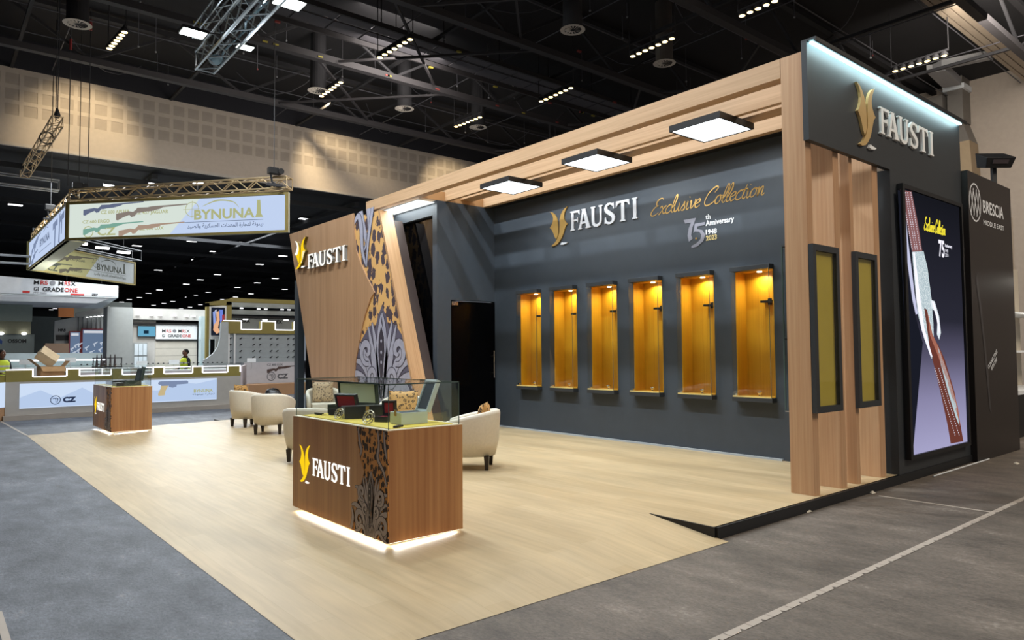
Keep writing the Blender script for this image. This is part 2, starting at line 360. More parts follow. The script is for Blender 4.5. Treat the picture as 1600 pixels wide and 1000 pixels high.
def emis_noise(name, c1, c2, s, sc):
    """lit picture area with fine engraving"""
    m = bpy.data.materials.new(name); m.use_nodes = True; nt = m.node_tree; N = nt.nodes; L = nt.links; N.remove(N['Principled BSDF'])
    tc = N.new('ShaderNodeTexCoord'); v = N.new('ShaderNodeTexVoronoi'); v.inputs['Scale'].default_value = sc; L.new(tc.outputs['Object'], v.inputs['Vector'])
    rp = N.new('ShaderNodeValToRGB'); rp.color_ramp.elements[0].color = lin(c1); rp.color_ramp.elements[1].color = lin(c2); rp.color_ramp.elements[1].position = .6; L.new(v.outputs['Distance'], rp.inputs[0])
    e = N.new('ShaderNodeEmission'); e.inputs[1].default_value = s; L.new(rp.outputs[0], e.inputs[0]); L.new(e.outputs[0], N['Material Output'].inputs[0]); MATS[name] = m; return m
# ================================================================== THE SETTING
f = MB(); f.add([(1.75,-15,0),(60,-15,0),(60,17,0),(1.75,17,0)], [(0,1,2,3)]); struct(f, 'floor', floor_mat())  # scuffs are wear; the brown tint puts warm hall light into the colour
f = MB(); f.add([(-25,-15,0),(1.75,-15,0),(1.75,17,0),(60,17,0),(60,140,0),(-25,140,0)], [(0,1,2,5),(2,3,4,5)]); struct(f, 'floor', floor_mat('cool_lit_aisle_carpet', '#5c6067', '#61646a'))  # same floor, tinted cool: bluish light on the aisle put into the colour
VIN = vinyl()
CEILM = mat('black_ceiling', '#1d1c1f', .9); DRAPE = mat('black_wall', '#24242a', .9)
struct(MB().box(-25, -15, 12.8, 34, 30, 12.9), 'ceiling', CEILM)
struct(MB().box(-25, 30.4, 9.04, 60, 140, 9.2), 'ceiling', mat('far_black_ceiling', '#141417', .9))
# bulkhead over the passage to the far hall, with recessed acoustic squares
WALLB = mat('beige_plaster', '#b5a99c', .8); SQ = mat('beige_acoustic_square', '#a2978b', .9)
bw = MB(); X0s = 2.03-.548*6; NC = 42; PZ = [(11.53, 11.13), (10.98, 10.58), (10.44, 10.04)]
xs = [-12] + [v for i in range(NC) for v in (X0s+.548*i, X0s+.548*i+.41)] + [34]
zs = sorted([9.02, 11.72] + [v for p in PZ for v in p])
def cellface(mb, xa, xb, za, zb, y): mb.add([(xa,y,za),(xb,y,za),(xb,y,zb),(xa,y,zb)], [(0,1,2,3)])
for i in range(len(xs)-1):
    for j in range(len(zs)-1):
        if i % 2 == 1 and j in (1, 3, 5): continue
        cellface(bw, xs[i], xs[i+1], zs[j], zs[j+1], 30.0)
bw.box(-12, 30.03, 9.02, 34, 30.4, 11.72); wf = struct(bw, 'wall_back', WALLB)
pm = None
for i in range(NC):
    for (zt, zb) in PZ:
        x = X0s+.548*i
        if pm is None:
            o = MB().box(0, 0, 0, .41, .02, .40).build('acoustic_panel', SQ, wf, local=True); pm = o.data
        else:
            o = bpy.data.objects.new('acoustic_panel', pm); COL.objects.link(o); o.parent = wf
        o.location = (x, 30.015, zb)
struct(MB().box(-12, 29.96, 8.95, 34, 30.0, 9.06), 'trim_1', mat('pale_trim', '#b5aca2', .7))
struct(MB().box(-25, 30, 11.72, 34, 30.4, 12.8), 'wall_upper', DRAPE)
struct(MB().box(33.6, -15, 0, 34, 30, 12.8), 'wall_right', mat('right_beige_wall', '#a3978b', .85))
struct(MB().box(-25, 139, 0, 60, 139.4, 9.04), 'wall_far', mat('far_grey_wall', '#5a5d5c', .9))
struct(MB().box(-25.4, -15, 0, -25, 139, 12.8), 'wall_left', mat('dark_hall_wall', '#3a3a3d', .9))
# ------------------------------------------------------------------ floor tape
TAPE = mat('white_tape', '#aaa095', .6)
t = thing('floor_tape', 'long worn white tape line with holes running along the right aisle floor', 'tape', (3.4, 2.33, 0))
k = 0; x = 2.4
while x < 13.5:
    m = MB(); o_ = [(x,2.305),(x+.10,2.305),(x+.13,2.335),(x+.135,2.305),(x+.215,2.305),(x+.215,2.36),(x,2.36)]
    m.flat = True; m.add([(a,b,.003) for a,b in o_], [(0,1,2,5,6),(2,3,4,5)]); m.build('tape_piece', TAPE, t); x += .22
t = solo(MB().box(7.98, 2.36, .001, 8.02, 3.40, .003), 'floor_tape', TAPE, 'short tan tape strip from the platform edge to the long white tape line', 'tape')
t = solo(MB().box(.38, 2.0, .001, .42, 5.5, .003), 'floor_tape', TAPE, 'white tape line on the grey floor at the bottom left corner of the view', 'tape')
t = solo(MB().add([(1.45,22,.004),(1.50,22,.004),(1.66,17.1,.004),(1.61,17.1,.004)], [(0,3,2,1)]), 'floor_tape', TAPE, 'pale seam strip on the floor between the far counter and the vinyl edge', 'tape')
# ================================================================== THE STAND PLATFORM
T = thing('stand_platform', 'raised platform with pale oak vinyl floor, black kerb and ramped front', 'platform', (5.18, 3.54, 0))
p = MB(); p.box(5.18, 3.56, 0.0, 9.0, 16.9, .097); p.build('base', BLK, T)
p = MB(); p.flat = True; p.add([(5.18,3.54,.1),(9.0,3.54,.1),(9.0,16.47,.1),(5.18,16.47,.1)], [(0,1,2,3)])
p.build('vinyl_floor', VIN, T)
p = MB(); NX, NY = 14, 40
def rz(x, y): return max(.003, min(.1*(x-1.63)/3.3, .1*(y-3.42)/.82, .1*(17.07-y)/.62, .1))
vs = []; ys = [3.42+.82*i/6 for i in range(7)]+[4.24+(16.45-4.24)*i/20 for i in range(1, 21)]+[16.45+.62*i/4 for i in range(1, 5)]; fs = []
xl = [1.63+3.55*i/NX for i in range(NX+1)]
for y in ys:
    for x in xl: vs.append((x, y, rz(x, y)))
for j in range(len(ys)-1):
    for i in range(NX): a = j*(NX+1)+i; fs.append((a, a+1, a+NX+2, a+NX+1))
p.flat = True; p.add(vs, fs); p.build('ramp', VIN, T)
MB().box(5.18, 3.52, 0, 11.3, 3.56, .1).build('kerb', BLK, T)
MB().add([(5.16,3.54,0),(5.18,3.54,0),(5.18,3.54,.1),(5.16,3.54,.1),(5.16,4.24,.098),(5.18,4.24,.098),(5.18,4.24,.1),(5.16,4.24,.1)],
    [(0,3,2,1),(4,5,6,7),(0,1,5,4),(1,2,6,5),(2,3,7,6),(3,0,4,7)]).build('kerb', BLK, T)
MB().box(5.18, 16.45, 0, 6.9, 16.49, .1).build('kerb', BLK, T)
MB().box(8.86, 5.0, .1, 8.9, 11.2, .125).build('floor_trim', mat('pale_trim2', '#aab0b5', .5), T, label='pale grey strip along the foot of the display wall')
# ================================================================== DISPLAY WALL with six niches
T = thing('display_wall', 'long slate blue stand wall with gold and silver lettering and six lit niches', 'wall', (8.9, 7.4, .1))
cy = [(5.68+5.09)/2+.9435*i for i in range(6)]; HW = .295; NZ0, NZ1 = .935, 2.70
yb = [3.87]+[v for c in cy for v in (c-HW, c+HW)]+[11.2]; zb = [.1, NZ0, NZ1, 4.5]
p = MB(); p.flat = True
for i in range(len(yb)-1):
    for j in range(3):
        if i % 2 == 1 and j == 1: continue
        p.add([(8.9,yb[i],zb[j]),(8.9,yb[i+1],zb[j]),(8.9,yb[i+1],zb[j+1]),(8.9,yb[i],zb[j+1])], [(0,3,2,1)])
p.box(9.22, 3.87, .1, 9.26, 11.19, 4.49)
p.flat = False; p.build('wall_board', NAVY, T)
# ------------------------------------------------------------------ the crest and letters of the stand owner, as 2-D outlines
LL = [(0,2.0),(.15,1.93),(.28,1.8),(.38,1.62),(.45,1.38),(.47,1.1),(.48,.85),(.47,.6),(.42,.45),(.35,.35),(.27,.5),(.2,.72),(.12,.92),(0,1.07),(.1,1.2),(.17,1.38),(.2,1.55),(.17,1.72),(.1,1.87)]
RL = [(1,2.08),(.85,2.0),(.72,1.87),(.62,1.68),(.57,1.45),(.555,1.2),(.55,.9),(.54,.7),(.48,.5),(.38,.3),(.25,.13),(.06,0),(.2,-.03),(.38,.03),(.52,.16),(.66,.36),(.76,.6),(.83,.82),(.9,1.0),(1.0,1.1),(.9,1.22),(.82,1.38),(.8,1.58),(.85,1.8),(.93,1.97)]
BAR = [(.58,.0),(.66,.12),(.78,.09),(1.0,.06),(.9,0),(.72,-.03)]
def letters():
    def slab(x0, x1, y, s, h=.06): return (x0, x1, y, s, h)
    L = []
    F_ = [(0,0),(.26,0),(.26,.05),(.2,.08),(.2,.46),(.4,.46),(.43,.38),(.46,.38),(.46,.64),(.43,.64),(.4,.56),(.2,.56),(.2,.89),(.46,.89),(.52,.76),(.56,.76),(.55,1),(0,1),(0,.95),(.06,.92),(.06,.08),(0,.05)]
    A_ = [(.46,0),(.68,0),(.68,.05),(.64,.07),(.68,.26),(.9,.26),(.95,.07),(.9,.05),(.9,0),(1.2,0),(1.2,.05),(1.14,.08),(.9,.94),(.92,1),(.68,1),(.68,.96),(.72,.93),(.52,.08),(.46,.05)]
    Ah = [(.7,.36),(.79,.76),(.875,.36)]
    U_ = [(1.2,1),(1.46,1),(1.46,.95),(1.4,.92),(1.4,.3),(1.42,.18),(1.5,.11),(1.6,.11),(1.69,.18),(1.71,.3),(1.71,.92),(1.65,.95),(1.65,1),(1.87,1),(1.87,.95),(1.81,.92),(1.81,.28),(1.77,.12),(1.68,.01),(1.55,-.03),(1.4,0),(1.3,.1),(1.26,.26),(1.26,.92),(1.2,.95)]
    S_ = [(1.97,.02),(2.0,.34),(2.04,.34),(2.07,.2),(2.15,.1),(2.27,.08),(2.36,.14),(2.37,.25),(2.3,.36),(2.12,.48),(2.0,.6),(1.97,.76),(2.02,.91),(2.14,1.01),(2.28,1.02),(2.4,.97),(2.47,1.01),(2.49,.7),(2.45,.7),(2.41,.83),(2.33,.91),(2.23,.92),(2.14,.87),(2.12,.77),(2.17,.68),(2.33,.57),(2.46,.46),(2.53,.32),(2.51,.15),(2.42,.03),(2.28,-.03),(2.13,-.01),(2.04,.04)]
    T_ = [(2.6,1),(3.28,1),(3.3,.72),(3.26,.72),(3.2,.84),(3.12,.89),(3.02,.89),(3.02,.08),(3.08,.05),(3.08,0),(2.8,0),(2.8,.05),(2.87,.08),(2.87,.89),(2.77,.89),(2.68,.84),(2.62,.72),(2.58,.72)]
    I_ = [(3.42,0),(3.7,0),(3.7,.05),(3.64,.08),(3.64,.92),(3.7,.95),(3.7,1),(3.42,1),(3.42,.95),(3.48,.92),(3.48,.08),(3.42,.05)]
    return [[F_],[A_,Ah],[U_],[S_],[T_],[I_]]
def brand(parent, fr, vx, vy, vw, vh, fx, fy, fw, fh, depth, mg, ml, ms, n0=0):
    """crest at (vx,vy) sized vw x vh, lettering at (fx,fy) sized fw x fh"""
    for nm, loop, m in (('crest_leaf', LL, mg), ('crest_leaf', RL, mg), ('crest_bar', BAR, ml)):
        c = [(vx+x*vw, vy+y*vh/2.05) for x, y in loop]
        shape([c], fr, n0, depth, None).build(nm, m, parent)
    for loops in letters():
        shape([[(fx+x*fw/3.7, fy+y*fh) for x, y in l] for l in loops], fr, n0, depth, None).build('letter', ml, parent)
WF = Fr((8.9, 0, 0), (0,-1,0))       # wall frame: right = -Y
GOLDP = mat('gold_print', '#c9a25c', .35, .55); SILP = mat('silver_print', '#d3d5da', .35, .25); GREYP = mat('pewter_print', '#9a9aa6', .4, .3)
brand(T, WF, -9.52, 3.53, .47, .66, -8.98, 3.74, 1.55, .35, .02, GOLDP, SILP, None, .004)
# script lettering
def script(mb, fr, x0, y0, h, sk, wd, n0, sx=1.0):
    G = {
     'E': ([[(1.0,1.75),(.85,1.95),(.6,1.9),(.4,1.6),(.45,1.2),(.65,1.1),(.35,1.0),(.12,.6),(.05,.25),(.2,0),(.5,.02),(.8,.3)]], .85),
     'x': ([[(0,.75),(.12,.95),(.25,.8),(.35,.3),(.5,.02),(.65,.2)],[(.6,.95),(.45,.8),(.1,.1),(0,0)]], .6),
     'c': ([[(.5,.8),(.42,.97),(.22,.88),(.05,.5),(.1,.1),(.3,0),(.55,.25)]], .5),
     'l': ([[(0,.25),(.25,.8),(.38,1.5),(.33,2.0),(.22,1.85),(.12,1.0),(.08,.3),(.2,0),(.35,.15)]], .34),
     'u': ([[(0,.95),(.02,.3),(.12,0),(.3,.2),(.42,.95),(.4,.25),(.5,0),(.62,.2)]], .58),
     's': ([[(0,.1),(.25,.7),(.3,.98),(.35,.6),(.42,.25),(.3,0),(.08,.08)]], .48),
     'i': ([[(.05,.6),(.12,.95),(.1,.25),(.2,0),(.34,.2)],[(.17,1.38),(.2,1.44)]], .32),
     'v': ([[(0,.75),(.1,.95),(.15,.4),(.22,.02),(.45,.45),(.5,.95),(.42,.98)]], .5),
     'e': ([[(.08,.45),(.35,.6),(.42,.85),(.28,.97),(.08,.7),(.05,.3),(.2,0),(.48,.25)]], .46),
     'C': ([[(.75,1.35),(.95,1.75),(.85,2.0),(.55,1.85),(.2,1.3),(.05,.6),(.15,.12),(.4,0),(.75,.2),(.95,.45)]], .95),
     'o': ([[(.3,.97),(.1,.75),(.03,.3),(.18,0),(.4,.2),(.45,.65),(.3,.95),(.45,.85),(.6,.85)]], .55),
     't': ([[(.25,1.5),(.12,.6),(.1,.15),(.22,0),(.36,.2)],[(0,.98),(.4,1.05)]], .34),
     'n': ([[(0,.7),(.08,.95),(.08,0),(.2,.7),(.36,.97),(.4,.6),(.38,.15),(.48,0),(.6,.2)]], .6), ' ': ([], .35)}
    x = x0
    for ch in sk:
        st, adv = G[ch]
        for pts in st:
            q = [(x+(px+py*.22)*h*sx, y0+py*h) for px, py in pts]
            stroke(q, [wd*.55, wd*1.25, wd*.6, wd*1.2, wd*.5], fr, n0, mb, 5)
        x += adv*h*sx
    return x
mb = MB(); e = script(mb, WF, -7.19, 3.735, .128, 'Exclusive Collection', .018, .006, 1.57); mb.build('script_lettering', GOLDP, T)
print('script end', e)
# 75th anniversary mark
m7 = MB(); NU = lambda pts: [(-6.54+a*.66, 3.25+b*.66) for a, b in pts]
shape([NU([(0,.50),(.34,.50),(.30,.42),(.24,.30),(.20,.12),(.24,.03),(.13,-.02),(.10,.12),(.13,.28),(.20,.41),(.04,.41)])], WF, .006, 0, m7)
shape([NU([(.30,.37),(.58,.37),(.56,.30),(.38,.30),(.36,.24),(.50,.20),(.58,.08),(.52,-.06),(.36,-.16),(.20,-.18),(.20,-.13),(.34,-.08),(.45,.0),(.47,.10),(.42,.17),(.30,.19),(.26,.16)])], WF, .007, 0, m7)
m7.build('anniversary_number', GREYP, T)
md = MB(); disc((-6.32, 3.27), .016, WF, .009, md); md.build('dot', GOLDP, T)
mt = MB(); text('th', WF, -6.15, 3.53, .105, mt, .006, .003); text('Anniversary', WF, -6.15, 3.435, .11, mt, .006, .003, width=.48); text('1948', WF, -6.15, 3.305, .1, mt, .006, .003, width=.19)
mt.build('small_lettering', mat('white_print', '#e9ecef', .4), T)
mt = MB(); text('2023', WF, -6.15, 3.215, .1, mt, .006, .003, width=.19); mt.build('small_lettering', mat('pale_gold_print', '#e3cf8f', .4), T, label='gold year figures')
# ------------------------------------------------------------------ lit niche cabinets
OCH = wood('ochre_veneer', 2, '#bd8414', '#cf9a22', big=.3)
ordw = ['nearest the oak column', 'second from the oak column', 'third from the oak column', 'third from the black glass door', 'second from the black glass door', 'nearest the black glass door']
def cabinet(c, idx):
    T = thing('wall_cabinet', 'ochre lined glass niche cabinet on the dark wall, '+ordw[idx], 'cabinet', (8.9, c, NZ0), 0, 'lit niche cabinets on the display wall')
    a, b = c-HW, c+HW; t_ = .012
    p = MB(); p.box(9.14, a, NZ0, 9.16, b, NZ1); p.build('back_panel', OCH, T)
    for y in (a, b-t_): MB().box(8.90, y, NZ0, 9.14, y+t_, NZ1).build('side_panel', OCH, T)
    MB().box(8.90, a, NZ0-.002, 9.14, b, NZ0+.01).build('niche_floor', OCH, T); MB().box(8.90, a, NZ1-.01, 9.14, b, NZ1).build('niche_top', OCH, T)
    MB().box(8.78, a-.012, NZ1-.005, 8.9, b+.012, NZ1+.06).build('top_cap', SIGNB, T, bevel=.003)
    MB().box(8.78, a-.012, NZ0-.06, 8.9, b+.012, NZ0+.0).build('bottom_cap', SIGNB, T, bevel=.003)
    MB().box(8.782, a, NZ0+.02, 8.788, b, NZ1-.02).build('glass_door', GLS, T)
    for y in (a, b-.006): MB().box(8.79, y, NZ0+.005, 8.9, y+.006, NZ1-.005).build('glass_side', GLS, T)
    MB().box(8.781, a-.001, NZ0, 8.787, a+.004, NZ1).build('glass_edge', EDGE, T)
    MB().box(8.78, a, NZ0+.0, 8.8, b, NZ0+.018).build('sill', mat('pale_gold_sill', '#d9c27a', .4), T)
    MB().lathe((9.02, c-.02, NZ1-.02), [(.035,0),(.035,.012)], 14).build('spotlight', emis('niche_spot', '#fff2cc', 12, False), T)
    p = MB(); p.box(9.02, c-.20, 2.25, 9.14, c-.02, 2.28); p.box(9.1, c-.13, 2.22, 9.14, c-.09, 2.31); p.build('gun_rest', BLK, T)
    g = MB().lathe((8.99, c+.0, NZ0+.01), [(.03,0),(.012,.01),(.02,.03),(.045,.06),(.04,.065),(.012,.035)], 14).build('butt_cup', CHR, T, smooth=True)
    MB().box(8.80, b-.06, NZ0+.01, 8.83, b-.02, NZ0+.05).build('hinge', CHR, T)
    l = area('niche_light', (9.02, c-.02, NZ1-.04), .07, 5, (1,.87,.62)); l.data.spread = math.radians(160)
for i, c in enumerate(cy): cabinet(c, i)
T = thing('glass_cabinet', 'tall slim clear glass cabinet on the dark wall, half behind the oak column', 'cabinet', (8.8, 4.5, .8))
for y in (4.82, 4.16): MB().box(8.66, y, .8, 8.9, y+.01, 2.95).build('glass_side', GLS, T)
MB().box(8.655, 4.16, .8, 8.665, 4.83, 2.95).build('glass_front', GLS, T); MB().box(8.655, 4.815, .8, 8.668, 4.83, 2.95).build('glass_edge', EDGE, T)
for z in (.78, 1.72): MB().box(8.66, 4.16, z, 8.9, 4.83, z+.015).build('shelf', CHR, T)
MB().box(8.66, 4.16, 2.94, 8.9, 4.83, 2.97).build('top_cap', SIGNB, T)
# ================================================================== RETURN WALL with the black door
T = thing('return_wall', 'slate blue return wall above and beside the black glass door', 'wall', (8.2, 11.2, .1))
p = MB(); p.box(7.5, 11.2, .1, 7.82, 11.35, 4.5); p.box(7.82, 11.2, 2.6, 8.94, 11.35, 4.5); p.box(8.92, 11.2, .1, 9.26, 11.35, 4.5); p.build('wall_board', NAVY, T)
p = MB(); p.box(7.5, 11.35, 4.23, 7.58, 13.6, 4.5); p.box(7.5, 12.9, .1, 7.58, 13.6, 4.23); p.build('side_board', NAVY, T)
MB().box(7.86, 11.5, .1, 9.2, 11.52, 2.6).build('door_reveal', BLK, T)
T = thing('door_1', None, None, (8.4, 11.23, .1)); T['kind'] = 'structure'
MB().box(7.84, 11.22, .11, 8.92, 11.235, 2.58).build('door_leaf', mat('smoked_door_glass', '#040405', .2, spec=.1), T)
p = MB(); p.tube((8.84, 11.16, 1.07), (8.84, 11.16, 1.61), .013); p.build('door_handle', CHR, T)
for z in (1.17, 1.51): MB().tube((8.84, 11.16, z), (8.84, 11.23, z), .012).build('handle_bolt', CHR, T)
MB().box(7.84, 11.20, 2.50, 7.99, 11.23, 2.57).build('patch_fitting', CHR, T)
T = thing('glossy_wall_panel', 'black glossy panel filling the tall opening beside the leaning veneer wall', 'panel', (7.62, 12, .1))
MB().box(7.60, 11.35, .1, 7.64, 13.0, 4.23).build('panel', GLOSSB, T)
MB().box(7.42, 13.65, 0.1, 7.5, 17.0, 3.35).build('panel', GLOSSB, T)
solo(MB().box(7.2, 16.95, .0, 7.36, 17.18, 3.42), 'stand_post', mat('dark_blue_post', '#2d343b', .5), 'dark square post standing behind the left edge of the leaning veneer wall', 'post')
# ================================================================== OAK PERGOLA
T = thing('oak_pergola', 'oak slatted canopy roof along the top of the stand', 'canopy', (7, 3.6, 4.5))
MB().box(7.0, 3.865, 4.5, 7.16, 13.07, 4.71).build('front_beam', W_Y, T)
MB().box(7.69, 3.82, 4.5, 7.77, 11.2, 4.74).build('slat', W_Y, T)
MB().box(8.06, 3.82, 4.575, 8.34, 11.2, 4.61).build('soffit_board', W_Y, T)
MB().box(8.62, 3.82, 4.5, 8.73, 11.2, 4.70).build('slat', W_Y, T)
MB().box(7.11, 11.2, 4.5, 8.98, 11.25, 4.68).build('end_board', mat('oak_end', '#b78a5c', .5), T)
MB().box(8.73, 3.86, 4.5, 8.9, 11.2, 4.53).build('soffit_board', BLK, T, label='dark closing strip above the wall')
MB().box(7.11, 3.75, 4.5, 8.98, 3.80, 4.68).build('end_board', mat('oak_end', '#b78a5c', .5), T)
T = thing('fabric_light_panel', 'glowing white ceiling panel over the doorway at the left end of the canopy', 'light', (7.3, 12, 4.46))
MB().box(7.12, 11.27, 4.455, 7.49, 12.75, 4.47).build('diffuser', emis('panel_glow', '#f4fbfa', 1.3), T)
MB().box(7.12, 12.75, 4.45, 7.49, 12.78, 4.5).build('frame', WHITE, T)
where = ['nearest the big oak column', 'middle of the three over the wall', 'nearest the doorway end']
for i, (ya, yb_) in enumerate(((4.87, 5.63), (6.90, 7.64), (8.90, 9.68))):
    T = thing('ceiling_panel_light', 'square black framed light panel under the oak slats, '+where[i], 'light', (7.75, (ya+yb_)/2, 4.42), 0, 'square panel lights under the canopy')
    x0, x1 = 7.38, 8.14
    for (a, b, c, d) in ((x0, ya, x0+.025, yb_), (x1-.025, ya, x1, yb_), (x0+.025, ya, x1-.025, ya+.025), (x0+.025, yb_-.025, x1-.025, yb_)):
        MB().box(a, b, 4.42, c, d, 4.50).build('frame_side', BLK, T)
    MB().box(x0+.02, ya+.02, 4.425, x1-.02, yb_-.02, 4.44).build('diffuser', emis('panel_white', '#f2fbff', 3.2), T)
    MB().box(x0, ya, 4.495, x1, yb_, 4.50).build('back_plate', BLK, T)
# ------------------------------------------------------------------ columns
T = thing('oak_column', 'tall broad oak slab column at the front corner of the stand', 'column', (7.05, 3.73, .1))
MB().box(7.0, 3.61, .1, 7.12, 3.86, 4.71).build('column_board', W_V, T)
for i, (a, b, lab) in enumerate(((7.59, 7.72, 'oak fin standing just right of the broad corner column'), (7.97, 8.05, 'narrow oak fin between the two yellow windows'), (8.56, 8.71, 'oak fin farthest right, next to the charcoal sign wall'))):
    T = thing('oak_fin', lab, 'column', ((a+b)/2, 3.73, .1), 0, 'oak fins under the sign')
    MB().box(a, 3.61, .1, b, 3.85, 4.6).build('fin_board', W_V, T)
for i, (a, b, lab) in enumerate(((6.99, 7.56, 'tall dark framed yellow window cabinet beside the broad oak column'), (7.95, 8.50, 'tall dark framed yellow window cabinet nearer the lit screen'))):
    T = thing('window_cabinet', lab, 'cabinet', ((a+b)/2, 3.6, .94), 0, 'yellow window cabinets between the oak fins')
    y0, z0, z1, q = 3.55, .94, 2.68, .065
    if i == 0: pass
    MB().box(a, y0, z0, a+q, y0+.05, z1).build('frame_side', SIGNB, T); MB().box(b-q, y0, z0, b, y0+.05, z1).build('frame_side', SIGNB, T)
    MB().box(a+q, y0, z0, b-q, y0+.05, z0+q).build('frame_bottom', SIGNB, T); MB().box(a+q, y0, z1-q, b-q, y0+.05, z1).build('frame_top', SIGNB, T)
    MB().box(a+q, y0+.044, z0+q, b-q, y0+.052, z1-q).build('backing', YELB, T)
    MB().box(a+q, y0+.012, z0+q, b-q, y0+.018, z1-q).build('glass_pane', GLS, T)
# ================================================================== SIGN WALL
T = thing('sign_wall', 'charcoal fascia wall with raised gold crest, silver letters and glowing top edge', 'wall', (9, 3.54, .1))
MB().box(6.95, 3.54, 3.75, 11.3, 3.60, 4.78).build('fascia', SIGNB, T)
MB().box(8.90, 3.54, .1, 11.3, 3.60, 3.75).build('lower_board', SIGNB, T)
MB().box(8.90, 3.60, .1, 9.0, 3.865, 3.75).build('side_board', SIGNB, T)
MB().box(6.95, 3.44, 4.78, 11.3, 3.60, 4.80).build('top_lip', BLK, T)
MB().box(6.95, 3.44, 4.755, 11.3, 3.455, 4.78).build('top_lip', BLK, T)
MB().box(7.0, 3.50, 4.765, 11.27, 3.535, 4.778).build('led_strip', emis('sign_led', '#c4f6ff', 14), T)
area('sign_edge_light', (9.13, 3.475, 4.75), 4.2, 9, (.70,.96,1), target=(9.13, 3.53, 4.5), sy=.03)
SF = Fr((0, 3.54, 0), (1,0,0))
brand(T, SF, 8.02, 3.90, .46, .72, 8.61, 4.13, 1.62, .32, .03, mat('gold_letter_metal', '#d8b478', .35, .25), SILV, None, 0)
# screen
T = thing('led_screen', 'tall lit screen showing an engraved shotgun on a lilac and black background', 'screen', (10.1, 3.5, .3))
p = MB(); a, b, z0, z1 = 9.08, 11.10, .26, 3.60
p.box(a, 3.47, z0, a+.07, 3.54, z1); p.box(b-.05, 3.47, z0, b, 3.54, z1); p.box(a+.07, 3.47, z0, b-.05, 3.54, z0+.05); p.box(a+.07, 3.47, z1-.05, b-.05, 3.54, z1)
p.build('frame', BLK, T)
SY = 3.50
SCR = grad_emis('screen_background', [(0, '#a7a4c9'), (.20, '#8a86a8'), (.36, '#56536a'), (.50, '#2a2a36'), (1, '#16171d')], 1.0, -.0, 3.3)
MB().box(a+.07, SY, z0+.05, b-.05, SY+.01, z1-.05).build('display', SCR, T)
def sp(pts, m, k, name='picture'):
    P_ = [at(1380+x/2.2222, 270+y/2.2222, 1, SY) for x, y in pts]; fr = Fr((0, SY, 0), (1,0,0))
    return shape([[(q.x, q.z) for q in P_]], fr, .002+k*.0015, 0).build(name, m, T)
sp([(58,62),(66,200),(100,455),(137,590),(103,966),(96,967),(50,60)], emis('scr_dark', '#1a1c26', 1, False), 0)
sp([(60,62),(74,240),(100,440),(112,492),(119,490),(108,420),(86,240),(72,100)], emis('scr_barrel', '#c9cbe8', 1, False), 1)
sp([(58,58),(97,66),(118,170),(134,272),(99,276),(80,170)], emis('scr_wood_pale', '#8a5f60', 1, False), 2)
sp([(98,275),(138,272),(152,330),(166,440),(172,520),(176,640),(165,645),(140,575),(118,490),(106,370)], emis_noise('scr_engraved', '#f1f8f8', '#aebfc6', 1.05, 45), 3)
sp([(160,440),(176,446),(192,500),(198,556),(192,580),(184,560),(186,520),(176,480),(166,470)], emis('scr_steel2', '#dfe8ee', 1.05, False), 4)
sp([(140,470),(150,475),(165,560),(190,600),(212,650),(245,760),(262,850),(276,932),(232,940),(222,880),(196,760),(172,662),(158,600)], emis('scr_stock', '#6b3a31', 1, False), 4)
sp([(186,600),(200,640),(222,700),(250,800),(262,880),(250,850),(222,760),(196,660)], emis('scr_steel', '#b9ccd2', 1.0, False), 5)
sp([(150,478),(168,560),(196,620),(226,710),(256,810),(266,880),(248,820),(218,720),(186,632),(160,566)], emis('scr_stock_shine', '#a86a58', 1, False), 5)
sp([(100,276),(106,276),(124,420),(140,540),(168,640),(160,634),(130,545),(112,440)], emis('scr_white', '#f4f2ff', 1.1, False), 6)
sp([(165,446),(172,448),(188,500),(194,550),(190,560),(182,505)], emis('scr_white', '#f4f2ff', 1.1, False), 6)
mb = MB(); fr = Fr((0, SY, 0), (1,0,0))
for row in range(5):
    for i in range(26):
        t_ = i/25; x = 64+row*9+t_*34+(row % 2)*2; y = 70+t_*195
        if x < 70+y*.02+ (y-60)*.2+20 or True:
            q = at(1380+x/2.2222, 270+y/2.2222, 1, SY)
            if row*9 < 34: disc((q.x, q.z), .010, fr, .008, mb, 5)
for i in range(30):
    for k in (0, 1):
        t_ = i/29; q = at(1380+(176+k*14+t_*70)/2.2222, 270+(680+t_*230)/2.2222, 1, SY); disc((q.x, q.z), .010, fr, .0115, mb, 5)
mb.build('picture_dots', emis('scr_white', '#f4f2ff', 1.1, False), T, kind='stuff')
fr2 = Fr((0, SY-.006, 0), (1,0,0))
mb = MB(); q = at(1443, 354, 1, SY); script(mb, fr2, q.x, q.z-.04, .085, 'Exclusive Collection', .022, 0, .85); mb.build('script_lettering', emis('scr_yellow', '#f3e23c', 1, False), T)
mb = MB(); q = at(1466, 388, 1, SY); text('75', fr2, q.x, q.z-.10, .30, mb, 0, .01, width=.2); text('Anniversary', fr2, q.x+.22, q.z+.04, .06, mb, 0, .002, width=.26); text('1948', fr2, q.x+.22, q.z-.03, .06, mb); text('2023', fr2, q.x+.22, q.z-.09, .06, mb)
mb.build('small_lettering', emis('scr_white', '#f4f2ff', 1.1, False), T)
